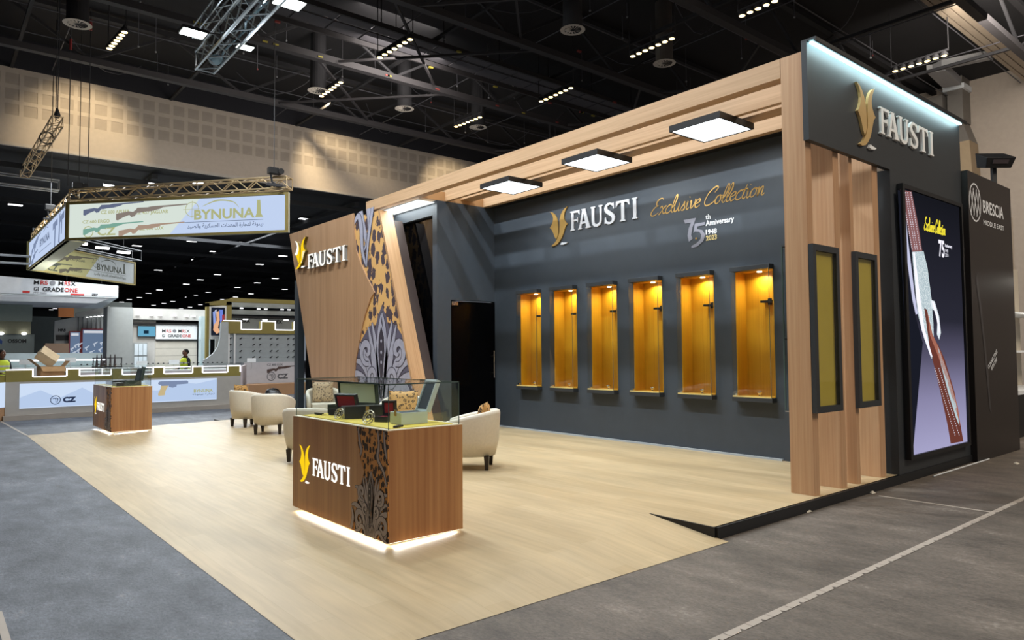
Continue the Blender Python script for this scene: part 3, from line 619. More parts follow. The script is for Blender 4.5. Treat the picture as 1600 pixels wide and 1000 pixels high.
# ================================================================== BLACK-BROWN SIDE WALL
T = thing('side_wall', 'dark brown printed end wall with white round emblem, right of the lit screen', 'wall', (12.2, 3.6, 0))
MB().box(11.3, 3.46, 0, 13.22, 3.85, 4.11).build('wall_board', BRN, T)
BF = Fr((0, 3.46, 0), (1,0,0)); WP = mat('white_print', '#e9ecef', .4)
mb = MB(); c = (11.57, 3.68); ring(c, .235, .022, BF, .003, mb, ry=.27)
for q in (-.12, 0, .12):
    stroke([(c[0]+q-.07, c[1]-.20), (c[0]+q+.07, c[1]+.20)], .022, BF, .004, mb, 1); stroke([(c[0]+q+.07, c[1]-.18), (c[0]+q-.07, c[1]+.18)], .022, BF, .005, mb, 1)
mb.build('round_emblem', WP, T)
mb = MB(); text('BRESCIA', BF, 11.90, 3.58, .26, mb, .003, .004, width=.93); text('MIDDLE EAST', BF, 11.90, 3.40, .10, mb, .003, .001, width=.93); mb.build('lettering', WP, T)
mb = MB(); q = at(1545, 580, 1, 3.46)
vt = Vector((.86, 0, .5)); fr = Fr((q.x, 3.46, q.z), vt, Vector((-.5, 0, .86))); fr.n = Vector((0,-1,0))
text('CONNECTING', fr, 0, .03, .085, mb, .003, .002, width=.48); text('WITH TIME', fr, .1, -.06, .085, mb, .003, .002, width=.3); mb.build('lettering', WP, T)
mb = MB(); P_ = [at(x, y, 1, 3.46) for x, y in ((1530, 424), (1527, 432), (1532, 470), (1540, 540), (1549, 646), (1546, 640), (1537, 540), (1529, 470), (1524, 434))]
shape([[(p.x, p.z) for p in P_]], BF, .003, 0, mb); mb.build('printed_stripe', mat('faint_grey_print', '#3c3a3c', .4), T)
# flood light on a stick above that wall
T = thing('flood_lamp', 'black flood lamp on a short arm above the dark brown end wall', 'lamp', (12.95, 3.60, 4.13), math.radians(-40))
MB().box(-.03, -.03, -.012, .03, .03, .32).build('arm', BLK, T, local=True)
MB().hexa([(-.2,-.12,.27),(.2,-.12,.27),(.2,.1,.33),(-.2,.1,.33)], [(-.23,-.2,.42),(.23,-.2,.42),(.23,.08,.56),(-.23,.08,.56)]).build('lamp_head', BLK, T, local=True, bevel=.01)
MB().hexa([(-.12,-.165,.33),(.12,-.165,.33),(.12,-.155,.33),(-.12,-.155,.33)], [(-.12,-.197,.385),(.12,-.197,.385),(.12,-.18,.385),(-.12,-.18,.385)]).build('label_plate', mat('plate_grey', '#4a4145', .5), T, local=True)
# white shop shelf seen past that wall
T = thing('neighbour_display', 'white neighbouring display case glimpsed past the dark end wall at the right edge', 'cabinet', (15.6, 4.2, 0))
MB().box(14.2, 3.9, 0, 17.5, 4.6, .75).build('plinth', BLK, T); MB().box(14.2, 3.9, .75, 17.5, 4.6, .82).build('worktop', WHITE, T)
MB().box(14.2, 4.5, .82, 17.5, 4.6, 3.2).build('back_panel', CREAM, T); MB().box(14.2, 3.9, .82, 14.23, 4.5, 2.9).build('glass_side', GLS, T)
MB().box(14.2, 3.88, .82, 14.25, 3.93, 2.95).build('post', ALU, T)
for z in (1.5, 2.2): MB().box(14.25, 3.92, z, 17.5, 4.5, z+.03).build('shelf', WHITE, T)
MB().box(14.1, 4.55, 2.9, 17.5, 4.65, 4.3).build('header', mat('beige_header', '#c5b8a8', .7), T)
mb = MB(); text('\uFE8D\uFEAD\uFE8E\uFE91', Fr((0, 4.55, 0), (1,0,0)), 14.3, 3.5, .6, mb, .01, .005); text('\uFEEA\uFE97\uFE8E\uFEA7', Fr((0, 4.55, 0), (1,0,0)), 14.3, 3.05, .4, mb, .01, .003); mb.build('lettering', WHITE, T)

# loose things on the hall floor by the kerb
P_ = [at(x, y, 2, .01) for x, y in ((1440, 742), (1470, 736), (1495, 729), (1513, 722), (1522, 715))]
P_ = [Vector((p.x, min(p.y, 3.44), .012)) for p in P_]
solo(MB().path(P_, .009, 6), 'loose_cable', WHITE, 'white cable lying along the foot of the charcoal wall under the screen', 'cable')
for px, py, s_, lab in ((1363, 771, .05, 'crumpled white scrap of tape by the black kerb below the oak fins'), (1262, 800, .05, 'small pale scrap with yellow dust at the foot of the kerb'), (1588, 725, .06, 'white paper scrap on the dark floor at the right edge')):
    p = at(px, py, 2, 0); m = MB().add([(p.x-s_,p.y-s_*.4,.002),(p.x+s_*.8,p.y-s_*.5,.004),(p.x+s_,p.y+s_*.3,.02),(p.x-s_*.3,p.y+s_*.5,.012),(p.x,p.y,.03)], [(0,1,4),(1,2,4),(2,3,4),(3,0,4),(0,3,2,1)])
    solo(m, 'paper_scrap', mat('scrap_white', '#cfc8b8', .8), lab, 'scrap')

area('neighbour_fill_light', (15.6, 4.1, 2.85), .3, 40, (1,.95,.85), sy=2.5)  # added fill without a fixture, brightens the neighbouring display
# ================================================================== engraved ornament shared by the leaning wall and the display cases
def spiral(cx, cy_, r0, turns, a0, sgn, n=14, r1=.04):
    return [(cx+(r0+(r1-r0)*i/(n-1))*math.cos(a0+sgn*turns*2*math.pi*i/(n-1)), cy_+(r0+(r1-r0)*i/(n-1))*math.sin(a0+sgn*turns*2*math.pi*i/(n-1))) for i in range(n)]
def ornament(fr, ax, z0, s, parent, ml, md, mg, clip=None, n0=.002, upper=True):
    """symmetrical acanthus ornament: dark ground, pale ribbons with dark outlines"""
    X = lambda pts, k=1: [(ax+k*x*s, z0+y*s) for x, y in pts]
    g = MB(); out = [(-1.25,-.2),(-1.3,.5),(-1.1,1.1),(-.85,1.45),(-.55,1.7),(-.42,1.75),(-.3,1.6),(-.17,1.9),(0,2.12)]
    ol = out+[(-x, y) for x, y in reversed(out[:-1])]
    shape([X(ol)], fr, n0, 0, g); g.build('ornament_ground', mg, parent, clip=clip)
    A, B = MB(), MB(); st = .0012
    def rib(pts, w, lvl, k):
        q = X(pts, k); ws = [v*s*1.55 for v in (w if isinstance(w, list) else [w*.5, w, w*.5])]
        stroke(q, [v+.035*s for v in ws], fr, n0+lvl*st, B); stroke(q, ws, fr, n0+lvl*st+st*.5, A)
    for k in (1, -1):
        rib([(.02,-.2),(.1,.5),(.16,1.1),(.1,1.65),(0,2.0)], [.05,.10,.09,.07,.02], 1, k)
        rib([(.1,-.2),(.22,.5),(.34,1.1),(.55,1.72)], [.05,.09,.12,.02], 2, k)
        rib([(.18,-.2),(.32,.4),(.52,.9),(.85,1.3),(1.1,1.35)], [.06,.11,.13,.1,.02], 3, k)
        rib([(.28,-.2),(.42,.25),(.7,.6),(1.05,.75),(1.35,.7)], [.06,.12,.14,.1,.02], 4, k)
        rib(spiral(.62, 1.22, .27, 1.15, math.radians(-110), 1), [.05,.1,.08,.03], 5, k)
        rib(spiral(.78, .28, .36, 1.35, math.radians(-150), -1), [.07,.13,.1,.04], 6, k)
        rib(spiral(.36, .72, .2, 1.1, math.radians(-100), 1), [.04,.08,.06,.02], 7, k)
        rib([(.06,.3),(.16,.9),(.28,1.45),(.4,1.8)], [.03,.07,.08,.02], 1, k)
        rib([(.5,.5),(.62,.8),(.9,1.0),(1.2,1.02)], [.04,.08,.08,.02], 2, k)
        rib([(.9,-.1),(1.0,.15),(.92,.35)], [.08,.09,.03], 5, k)
        rib([(.3,-.2),(.42,.05),(.62,.1),(.8,-.05),(1.1,-.15)], [.05,.09,.09,.03], 8, k)
        rib([(1.35,-.1),(1.2,.3),(1.3,.62)], [.1,.1,.03], 9, k)
        rib([(.0,.02),(.12,.2),(.2,.12)], [.05,.06,.02], 9, k)
        for (x, y) in ((.62,.98),(.66,1.2),(.98,.5),(.86,.42),(1.12,.55),(.3,.3)):
            disc((ax+k*x*s, z0+y*s), .022*s, fr, n0+10*st, A, 8)
    tear = [(0,1.72),(-.1,1.5),(-.12,1.2),(-.07,.85),(-.03,.6),(.03,.6),(.07,.85),(.12,1.2),(.1,1.5)]
    shape([X([(x*1.35, 1.15+(y-1.15)*1.1) for x, y in tear])], fr, n0+11*st, 0, A); shape([X(tear)], fr, n0+12*st, 0, B)
    for y in (1.42, 1.2, 1.0): disc((ax, z0+y*s), .035*s, fr, n0+13*st, A, 10)
    for y in (.45, .3, .15): stroke(X([(-.07, y+.04), (0, y), (.07, y+.04)]), .025*s, fr, n0+13*st, B, 3)
    if upper:
        for pts, w, l in (([(-.98,4.9),(-.9,4.2),(-.68,3.6),(-.55,3.25)], [.05,.1,.09,.02], 1), ([(-.6,4.9),(-.55,4.2),(-.5,3.7),(-.72,3.3)], [.10,.12,.09,.02], 3), ([(-1.2,3.9),(-.98,4.05),(-.86,3.8),(-.8,3.3),(-.62,2.95)], [.04,.08,.09,.07,.02], 5), ([(-.3,4.9),(-.36,4.2),(-.55,3.5),(-.62,2.95)], [.05,.07,.06,.02], 6)):
            rib(pts, w, l, 1)
        disc((ax-.55*s, z0+4.25*s), .05*s, fr, n0+12*st, B, 10, ry=.12*s)
    B.build('ornament_outline', md, parent, clip=clip, label='dark outlines of the ornament'); A.build('ornament_scroll', ml, parent, clip=clip, label='pale grey scrolls of the ornament')
OR_L = mat('lavender_grey_print', '#a9a8b8', .5, noise=.1, nscale=(14,14,14)); OR_D = mat('dark_plum_print', '#3a343f', .5)
# ================================================================== LEANING VENEER WALL
T = thing('leaning_wall', 'leaning walnut veneer wall with lit gold crest and a band of leopard and scroll print', 'wall', (7, 13.5, .1))
def yl(z): return 16.91-(4.54-z)*.375        # left edge
def yr(z): return 12.40-(4.34-z)*.366        # right edge
zt = 4.54
TF = Fr((6.96, 0, 0), (0,-1,0))
# boards: backing, then veneer with the curved cut over the print
p = MB().add([(6.965, yl(.1), .1), (6.965, yr(.1)+.01, .1), (6.965, yr(4.44)+.01, 4.44), (6.965, yl(4.44), 4.44), (7.05, yl(.1), .1), (7.05, yr(.1)+.01, .1), (7.05, yr(4.44)+.01, 4.44), (7.05, yl(4.44), 4.44)],
   [(0,1,2,3), (4,7,6,5), (0,4,5,1), (1,5,6,2), (2,6,7,3), (3,7,4,0)]); p.build('backing_board', leopard('leopard_wall', 4.6, '#dcab68', '#4a3b42', False, (1,1.25,.8), .70), T, label='leopard print')
cut = [(13.52,zt),(13.49,4.18),(13.41,3.76),(13.21,3.47),(12.95,3.15),(12.72,2.92),(12.62,2.80),(12.77,2.70),(12.99,2.39),(13.12,2.15),(13.23,1.87),(13.40,1.47),(13.48,1.05),(13.52,.6),(13.52,.1)]
rt = [(12.62,.1)]
loop = [(-yl(.1), .1), (-yl(zt), zt)][::-1]
poly = [(-yl(zt), zt), (-yl(.1), .1)] + [(-y, z) for y, z in reversed(cut)]
shape([poly], Fr((6.97,0,0),(0,-1,0)), .0, .03).build('veneer_board', W_P, T)
clipR = [((6.95, yr(0), 0), Vector((0, -1, -.483)).normalized() if True else None)]
# the right edge leans: keep the side with larger Y
e0 = Vector((6.95, yr(.1), .1)); e1 = Vector((6.95, yr(zt), zt)); d = (e1-e0).normalized(); nrm = Vector((0, -d.z, d.y)); 
clipR = [(e0, nrm), (Vector((6.95, 12, zt)), Vector((0,0,1))), (Vector((6.95, 12, .1)), Vector((0,0,-1)))]
ornament(TF, -12.35, .40, 1.0, T, OR_L, OR_D, mat('mid_plum_print', '#615c6e', .5), clip=clipR, n0=-.003)
p = MB().add([(6.955, yr(.1), .1), (7.24, yr(.1), .1), (7.24, yr(4.44), 4.44), (6.955, yr(4.44), 4.44), (6.955, yr(.1)+.06, .1), (7.24, yr(.1)+.06, .1), (7.24, yr(4.44)+.06, 4.44), (6.955, yr(4.44)+.06, 4.44)],
   [(0,1,2,3), (4,7,6,5), (0,4,5,1), (1,5,6,2), (2,6,7,3), (3,7,4,0)]); p.build('edge_board', wood('oak_slanted', 2, '#b0855c', '#c49b70', ax2=1), T)
p = MB().add([(7.24, yr(.1), .1), (7.44, yr(.1), .1), (7.44, yr(4.25), 4.25), (7.24, yr(4.25), 4.25), (7.24, yr(.1)+.06, .1), (7.44, yr(.1)+.06, .1), (7.44, yr(4.25)+.06, 4.25), (7.24, yr(4.25)+.06, 4.25)],
   [(0,1,2,3), (4,7,6,5), (0,4,5,1), (1,5,6,2), (2,6,7,3), (3,7,4,0)]); p.build('inner_edge_board', mat('dark_brown_board', '#3a2c28', .5), T)
LIT = emis('lit_letter', '#fffdf4', 1.15, False); LITG = emis('lit_gold', '#ffd21c', 1.0, False)
LF = Fr((6.97,0,0),(0,-1,0))
def litbrand(parent, fr, vx, vy, vw, vh, fx, fy, fw, fh, depth):
    side = mat('letter_return', '#8f8d88', .5)
    for nm, loop in (('crest_leaf', LL), ('crest_leaf', RL)):
        c = [(vx+x*vw, vy+y*vh/2.05) for x, y in loop]
        o = shape([c], fr, .0, depth).build(nm, mat('crest_side', '#6b5610', .5), parent)
        g = shape([c], fr, depth+.001, 0); g.build('lit_face', LITG, o, label='glowing yellow face')
        if loop is LL: shape([[(vx+x*vw, vy+y*vh/2.05) for x, y in [(0,2.0),(.15,1.93),(.3,1.75),(.36,1.5),(.36,1.25),(.25,1.0),(.12,.92),(0,1.07),(.1,1.2),(.17,1.38),(.2,1.55),(.17,1.72)]]], fr, depth+.002, 0).build('lit_face', LIT, o, label='glowing white part')
        else: shape([[(vx+x*vw, vy+y*vh/2.05) for x, y in [(.7,.55),(.66,.85),(.72,1.1),(.8,1.15),(.97,1.1),(.85,.86),(.76,.6),(.66,.36),(.55,.3)]]], fr, depth+.002, 0).build('lit_face', emis('lit_pale', '#fff2b8', 1.0, False), o, label='glowing pale part')
    c = [(vx+x*vw, vy+y*vh/2.05) for x, y in BAR]
    o = shape([c], fr, 0, depth).build('crest_bar', side, parent); shape([c], fr, depth+.001, 0).build('lit_face', LIT, o)
    for loops in letters():
        L_ = [[(fx+x*fw/3.7, fy+y*fh) for x, y in l] for l in loops]
        o = shape(L_, fr, 0, depth).build('letter', side, parent); shape(L_, fr, depth+.001, 0).build('lit_face', LIT, o)
litbrand(T, Fr((6.94,0,0),(0,-1,0)), -16.40, 3.62, .62, .70, -15.66, 3.56, 1.9, .33, .07)
# ================================================================== GLASS TOPPED DISPLAY CASES
TRAY = mat('yellow_cloth', '#d9c14a', .8); PLY = mat('pale_edge', '#e9dcc0', .5)
def case(x0, y0, z0, z1, zg, lab, gr, lbl_logo=True):
    x1, y1 = x0+.735, y0+1.865
    T = thing('display_case', lab, 'display case', ((x0+x1)/2, (y0+y1)/2, rz(x0, y0)), 0, gr)
    MB().box(x0+.06, y0+.06, rz(x1-.05, y0+.3)+.003, x1-.06, y1-.06, z0).build('plinth', BLK, T)
    MB().box(x0+.012, y0+.012, z0, x1-.012, y1-.012, z1-.004).build('carcass', W_C, T)
    MB().box(x0+.0115, y0, z0, x1, y0+.012, z1).build('side_panel', W_C, T)
    MB().box(x1-.012, y0+.012, z0, x1, y1-.012, z1).build('back_panel', W_C, T); MB().box(x0, y1-.012, z0, x1, y1, z1).build('side_panel', W_C, T)
    # front: leopard print board and walnut veneer with the curved cut
    MB().box(x0+.001, y0, z0, x0+.011, y1-.012, z1).build('print_board', leopard('leopard_case', 19, '#bd8142', '#2d1c14', False, (1,1.2,.85), .68), T, label='leopard print')
    h = z1-z0
    cut = [(.52,1),(.51,.86),(.46,.72),(.385,.585),(.42,.51),(.5,.31),(.565,.11),(.585,0)]
    poly = [(-(y1-.0), z1), (-(y1-.0), z0)]+[(-(y0+a), z0+b*h) for a, b in reversed(cut)]
    fr = Fr((x0, 0, 0), (0,-1,0)); shape([poly], fr, -.002, .004).build('veneer_board', W_C, T)
    cl = [(Vector((x0, y0+.001, 0)), Vector((0,-1,0))), (Vector((x0, 0, z0)), Vector((0,0,-1))), (Vector((x0, 0, z1)), Vector((0,0,1)))]
    ornament(Fr((x0+.0012,0,0),(0,-1,0)), -(y0+.27), z0+.04, .25, T, mat('taupe_grey_print', '#a09088', .5), mat('dark_brown_print2', '#2a1b18', .5), mat('mid_brown_print', '#4a3a34', .5), clip=cl, n0=-.0003, upper=False)
    # pale ribbons at the top of the print
    A, B = MB(), MB(); ff = Fr((x0+.0012,0,0),(0,-1,0))
    for pts, w in (([(.50,.99),(.47,.86),(.44,.78),(.47,.72)], .05), ([(.16,.99),(.14,.86),(.16,.74),(.06,.62),(.02,.5)], .045), ([(.06,.99),(.04,.84),(.015,.75)], .04)):
        q = [(-(y0+a), z0+b*h) for a, b in pts]; stroke(q, [w*.5, w+.01, w*.5], ff, .0006, B); stroke(q, [w*.35, w*.72, w*.3], ff, .0012, A)
    B.build('ornament_outline', mat('dark_brown_print2', '#2a1b18', .5), T, clip=cl); A.build('ornament_scroll', mat('taupe_grey_print', '#a09088', .5), T, clip=cl)
    # lit letters
    g = Fr((x0-.002,0,0),(0,-1,0))
    for loop in (LL, RL):
        shape([[(-(y0+1.70)+x*.235, z0+.27+y*.36/2.05) for x, y in loop]], g, 0, .004).build('crest_leaf', LITG, T)
    shape([[(-(y0+1.70)+x*.235, z0+.27+y*.36/2.05) for x, y in BAR]], g, 0, .004).build('crest_bar', LIT, T)
    for loops in letters():
        shape([[(-(y0+1.40)+x*.76/3.7, z0+.36+y*.165) for x, y in l] for l in loops], g, 0, .004).build('letter', LIT, T)
    p = MB(); p.box(x0+.0, y0+.0, z1, x1, y1, z1+.006); p.build('top_edge', PLY, T)
    MB().box(x0+.06, y0+.06, z1+.006, x1-.06, y1-.06, z1+.012).build('cloth_tray', TRAY, T)
    a, b, c, d = x0+.02, y0+.02, x1-.02, y1-.02; za = z1+.006
    MB().box(a, b, za, c, b+.006, zg).build('glass_side', GLS, T); MB().box(a, d-.006, za, c, d, zg).build('glass_side', GLS, T)
    MB().box(a, b, za, a+.006, d, zg).build('glass_front', GLS, T); MB().box(c-.006, b, za, c, d, zg).build('glass_back', GLS, T)
    MB().box(a, b, zg, c, d, zg+.006).build('glass_top', GLS, T)
    for (x, y) in ((a, b), (c-.004, b), (a, d-.004), (c-.004, d-.004)): MB().box(x-.001, y-.001, za, x+.005, y+.005, zg).build('corner_edge', EDGE, T)
    for (q, r, s_, t_) in ((a, b, c, b+.004), (a, d-.004, c, d), (a, b, a+.004, d), (c-.004, b, c, d)): MB().box(q-.002, r-.002, zg-.002, s_+.002, t_+.002, zg+.008).build('rim_edge', EDGE, T)
    # glow strip under the body
    for (q, r, s_, t_) in ((x0+.01, y0+.03, x0+.03, y1-.03), (x0+.03, y0+.01, x1-.03, y0+.03), (x1-.03, y0+.03, x1-.01, y1-.03)):
        MB().box(q, r, z0-.006, s_, t_, z0-.001).build('glow_strip', emis('under_glow', '#fff6dc', 2.5), T)
    return T
case(2.87, 5.0, .08, .968, 1.335, 'walnut display case with glowing letters, gift boxes under glass, nearest the camera', 'display cases on the vinyl floor')
case(2.87, 15.73, .075, .95, 1.31, 'small distant walnut display case with open dark boxes, beside the lit blue counter', 'display cases on the vinyl floor')
ZT = .968+.0132
def ontray(px, py, z=ZT): return at(px, py, 2, z)
def wbox(name, lab, cx, cy_, rot, L_, W_, H_, mo, mi, lid=None, lid_in=None, clasp=False, z=ZT, grp=None, lidh=None):
    """box with its length L_ along local x; open lid hinged on the +y side at the given tilt"""
    T = thing(name, lab, 'box', (cx, cy_, z), math.radians(rot), grp)
    t_ = .008; h = H_
    MB().box(-L_/2, -W_/2, 0, L_/2, W_/2, .008).build('base', mo, T, local=True)
    for (a, b, c, d) in ((-L_/2, -W_/2, L_/2, -W_/2+t_), (-L_/2, W_/2-t_, L_/2, W_/2), (-L_/2, -W_/2+t_, -L_/2+t_, W_/2-t_), (L_/2-t_, -W_/2+t_, L_/2, W_/2-t_)):
        MB().box(a, b, .008, c, d, h).build('side', mo, T, local=True)
    MB().box(-L_/2+t_, -W_/2+t_, .008, L_/2-t_, W_/2-t_, h-.008).build('lining', mi, T, local=True)
    if lid is not None:
        lw = lidh or W_; th = math.radians(lid); c, s = math.cos(th), math.sin(th)
        def q(x, v, n): return (x, W_/2+v*c+n*s*-1, h+v*s+n*c)
        def slab(x0, v0, n0_, x1, v1, n1): return MB().add([q(x0,v0,n0_),q(x1,v0,n0_),q(x1,v1,n0_),q(x0,v1,n0_),q(x0,v0,n1),q(x1,v0,n1),q(x1,v1,n1),q(x0,v1,n1)], [(0,3,2,1),(4,5,6,7),(0,1,5,4),(1,2,6,5),(2,3,7,6),(3,0,4,7)])
        l = slab(-L_/2, 0, -.03, L_/2, lw, 0).build('lid', mo, T, local=True)
        slab(-L_/2+.02, .02, .0, L_/2-.02, lw-.02, .002).build('lid_lining', lid_in or mi, l, local=True)
        slab(-L_/2, 0, 0, -L_/2+.014, lw, .012).build('lid_rim', mo, l, local=True); slab(L_/2-.014, 0, 0, L_/2, lw, .012).build('lid_rim', mo, l, local=True)
        slab(-L_/2, lw-.014, 0, L_/2, lw, .012).build('lid_rim', mo, l, local=True)
    else:
        MB().box(-L_/2, -W_/2, h, L_/2, W_/2, h+.025).build('lid', mo, T, local=True)
    if clasp: MB().box(-.015, -W_/2-.006, h-.03, .015, -W_/2, h+.02).build('clasp', GOLD, T, local=True)
    return T
DGRN = mat('dark_green_leather', '#27352b', .45); CRM = mat('cream_velvet', '#d7d9bd', .8); RED = mat('crimson_velvet', '#a51f33', .8); BLKB = mat('black_leatherette', '#14161a', .3)
MINT = mat('pale_mint_leather', '#cfdcd8', .5); SLT = mat('slate_velvet', '#3e464e', .8)
# length along -Y/+Y seen from the front: rot 90 puts length along Y and the lid hinge to -X; -90 puts the hinge to +X
wbox('gift_box', 'large dark green box with raised cream lined lid, at the back of the near case', 3.36, 6.56, -69, .50, .18, .09, DGRN, CRM, 96, CRM, lidh=.23)
wbox('gift_box', 'small black box with crimson velvet lid standing open, left half of the near case', 3.20, 6.44, -72, .28, .12, .06, BLKB, RED, 104, RED, lidh=.15)
wbox('gift_box', 'long closed black box with gold clasp, in the middle of the near case', 3.25, 6.08, -15, .42, .16, .09, BLKB, BLKB, clasp=True)
wbox('gift_box', 'tiny black box with crimson lining, lid upright, in front of the long black box', 3.20, 5.62, -60, .13, .15, .05, BLKB, RED, 95, RED, lidh=.13)
wbox('gift_box', 'pale mint box with tilted open lid and slate lining, right end of the near case', 3.27, 5.33, -92, .20, .26, .10, MINT, SLT, 68, SLT, lidh=.29, clasp=True)
for (px, py, s, lab) in ((527, 655, .05, 'oval openwork silver buckle leaning on the boxes, left of the near case'), (573, 663, .058, 'oval openwork silver buckle leaning on the long black box, centre of the near case')):
    p = ontray(px, py); x = p.x; y = p.y
    T = thing('silver_buckle', lab, 'ornament', (x, y, ZT), math.radians(10), 'silver buckles in the near case')
    for r, w_ in ((s, .008), (s*.6, .006)):
        b = MB(); pts = [Vector((.02*math.sin(2*math.pi*i/18)+.02, r*1.25*math.cos(2*math.pi*i/18), s+r*math.sin(2*math.pi*i/18))) for i in range(19)]
        b.path(pts, w_/2+.002, 6); b.build('ring', mat('antique_silver', '#d6cfbb', .25, .8), T, local=True)
    b = MB()
    for i in range(9):
        a = 2*math.pi*i/9; b.tube((.02, s*.75*math.cos(a), s+s*.6*math.sin(a)), (.02, s*1.25*math.cos(a+.3), s+s*math.sin(a+.3)), .004, 5)
    b.ball((.02, 0, s), .006, s*.3, s*.25); b.build('filigree', mat('antique_silver', '#d6cfbb', .25, .8), T, local=True)
T = thing('knife', 'slim dark knife lying on the yellow cloth, left end of the near case', 'knife', (3.06, 6.6, ZT))
MB().box(3.045, 6.60, ZT, 3.07, 6.76, ZT+.02).build('handle', BLK, T); MB().add([(3.048,6.60,ZT+.004),(3.068,6.60,ZT+.004),(3.06,6.45,ZT+.004),(3.048,6.60,ZT+.012),(3.068,6.60,ZT+.012),(3.06,6.45,ZT+.012)], [(0,2,1),(3,4,5),(0,1,4,3),(1,2,5,4),(2,0,3,5)]).build('blade', CHR, T)
T = thing('folding_knife', 'small black folding knife at the front corner of the near case', 'knife', (2.98, 5.09, ZT))
MB().add([(2.96,5.07,ZT),(3.0,5.07,ZT),(3.09,5.12,ZT),(3.05,5.15,ZT),(2.96,5.07,ZT+.018),(3.0,5.07,ZT+.018),(3.09,5.12,ZT+.014),(3.05,5.15,ZT+.014)], [(0,3,2,1),(4,5,6,7),(0,1,5,4),(1,2,6,5),(2,3,7,6),(3,0,4,7)]).build('handle', BLK, T, bevel=.003)
Z2 = .95+.0132
wbox('gift_box', 'dark open box with green lid raised, right end of the far display case', 3.29, 15.98, -95, .26, .3, .10, DGRN, BLKB, 80, DGRN, z=Z2, lidh=.28)
wbox('gift_box', 'open black box with thin tan edged lid, middle of the far display case', 3.35, 16.45, -90, .4, .26, .07, BLKB, CRM, 78, SLT, z=Z2, lidh=.27)
wbox('gift_box', 'low flat black box, left end of the far display case', 3.2, 17.05, -90, .5, .3, .06, BLKB, BLKB, z=Z2)
wbox('gift_box', 'small tan lined black tray box at the front of the far display case', 3.05, 16.05, -90, .4, .14, .04, BLKB, CARD, z=Z2)
# ================================================================== TUB CHAIRS
def chair_proto():
    T = thing('tub_chair', 'x', 'chair', (0,0,0), 0, 'cream tub chairs')
    # shell: cross-sections along a U (back at -X)
    S = []; R = .36; half = [( .34, .355), (.22, .36), (.08, .362), (-.04, .355)] 
    pts = list(half); n = 14
    for i in range(1, n): t = math.pi*i/n; pts.append((-.04-.33*math.sin(t), .355*math.cos(t)))
    pts += [(x, -y) for x, y in reversed(half)]
    m = MB(); N = len(pts); K = 9
    for i, (x, y) in enumerate(pts):
        a = Vector(pts[max(i-1, 0)]); b = Vector(pts[min(i+1, N-1)]); d = (b-a).normalized(); out = Vector((-d.y, d.x)); 
        if out.dot(Vector((x+.02, y))) < 0: out = -out
        back = max(0, min(1, (.34-x)/.66)); top = .60+.15*(back**.8); zb_ = .17
        prof = [(-.005, zb_, .84), (.0, .36, .95), (.003, top-.05, 1.0), (-.006, top-.012, 1.0), (-.035, top, 1.0), (-.066, top-.012, 1.0), (-.078, top-.05, 1.0), (-.08, .40, 1.0), (-.08, .22, .95)]
        for o_, z, k in prof:
            q = Vector((x*k, y*k))+out*o_; m.v.append(Vector((q.x, q.y, z)))
    for i in range(N-1):
        for j in range(K-1): a = i*K+j; m.f.append((a, a+1, a+K+1, a+K))
        m.f.append((i*K+K-1, i*K, i*K+K, i*K+2*K-1))
    m.f += [tuple(range(K)), tuple(reversed(range((N-1)*K, N*K)))]
    m.build('shell', CREAM, T, local=True, smooth=True)
    b = MB(); rr = [(.30*k, 0) for k in (1,)]; c = [(.31,.26),(.33,.2),(.33,-.2),(.31,-.26),(0,-.27),(-.2,-.2),(-.27,0),(-.2,.2),(0,.27)]
    b.hexa([(x*.9, y*.9, .17) for x, y in c], [(x, y, .34) for x, y in c]); b.build('seat_base', CREAM, T, local=True)
    b = MB(); b.hexa([(x*.98, y*.98, .34) for x, y in c], [(x*.95, y*.95, .44) for x, y in c]); b.build('seat_cushion', CREAM, T, local=True, bevel=.02, smooth=False)
    for (x, y) in ((.25,.24),(.25,-.24),(-.22,.22),(-.22,-.22)):
        b = MB(); b.hexa([(x+a*.02, y+c_*.02, 0) for a, c_ in ((-1,-1),(1,-1),(1,1),(-1,1))], [(x+a*.032, y+c_*.032, .175) for a, c_ in ((-1,-1),(1,-1),(1,1),(-1,1))]); b.build('leg', DLEG, T, local=True)
    return T
CH = chair_proto()
chairs = [((5.50, 7.42), 135, 'cream tub chair just right of the near display case, back towards the dark wall'),
          ((5.06, 13.12), 52, 'cream tub chair seen from behind with a black bag, left of the near case'),
          ((5.20, 14.75), 15, 'cream tub chair farthest left with a leopard cushion showing over its rim'),
          ((4.25, 9.60), 50, 'cream tub chair half hidden behind the left edge of the near display case'),
          ((6.55, 14.1), -110, 'cream tub chair facing the camera, seen through the left part of the glass case'),
          ((6.22, 10.35), -130, 'cream tub chair facing the camera with upright leopard cushion, seen through the glass case')]
for i, ((x, y), a, lab) in enumerate(chairs):
    o = CH if i == 0 else clone(CH, (0,0,0), group='cream tub chairs')
    o.location = (x, y, .102 if x > 5.18 else rz(x+.2, y)+.006); o.rotation_euler = (0,0,math.radians(a)); o['label'] = lab
LEO = leopard('leopard_cushion', 17, '#cf9f5e', '#2a1a12', True); LEOL = leopard('leopard_cushion_pale', 24, '#c3a884', '#5a4434', True)
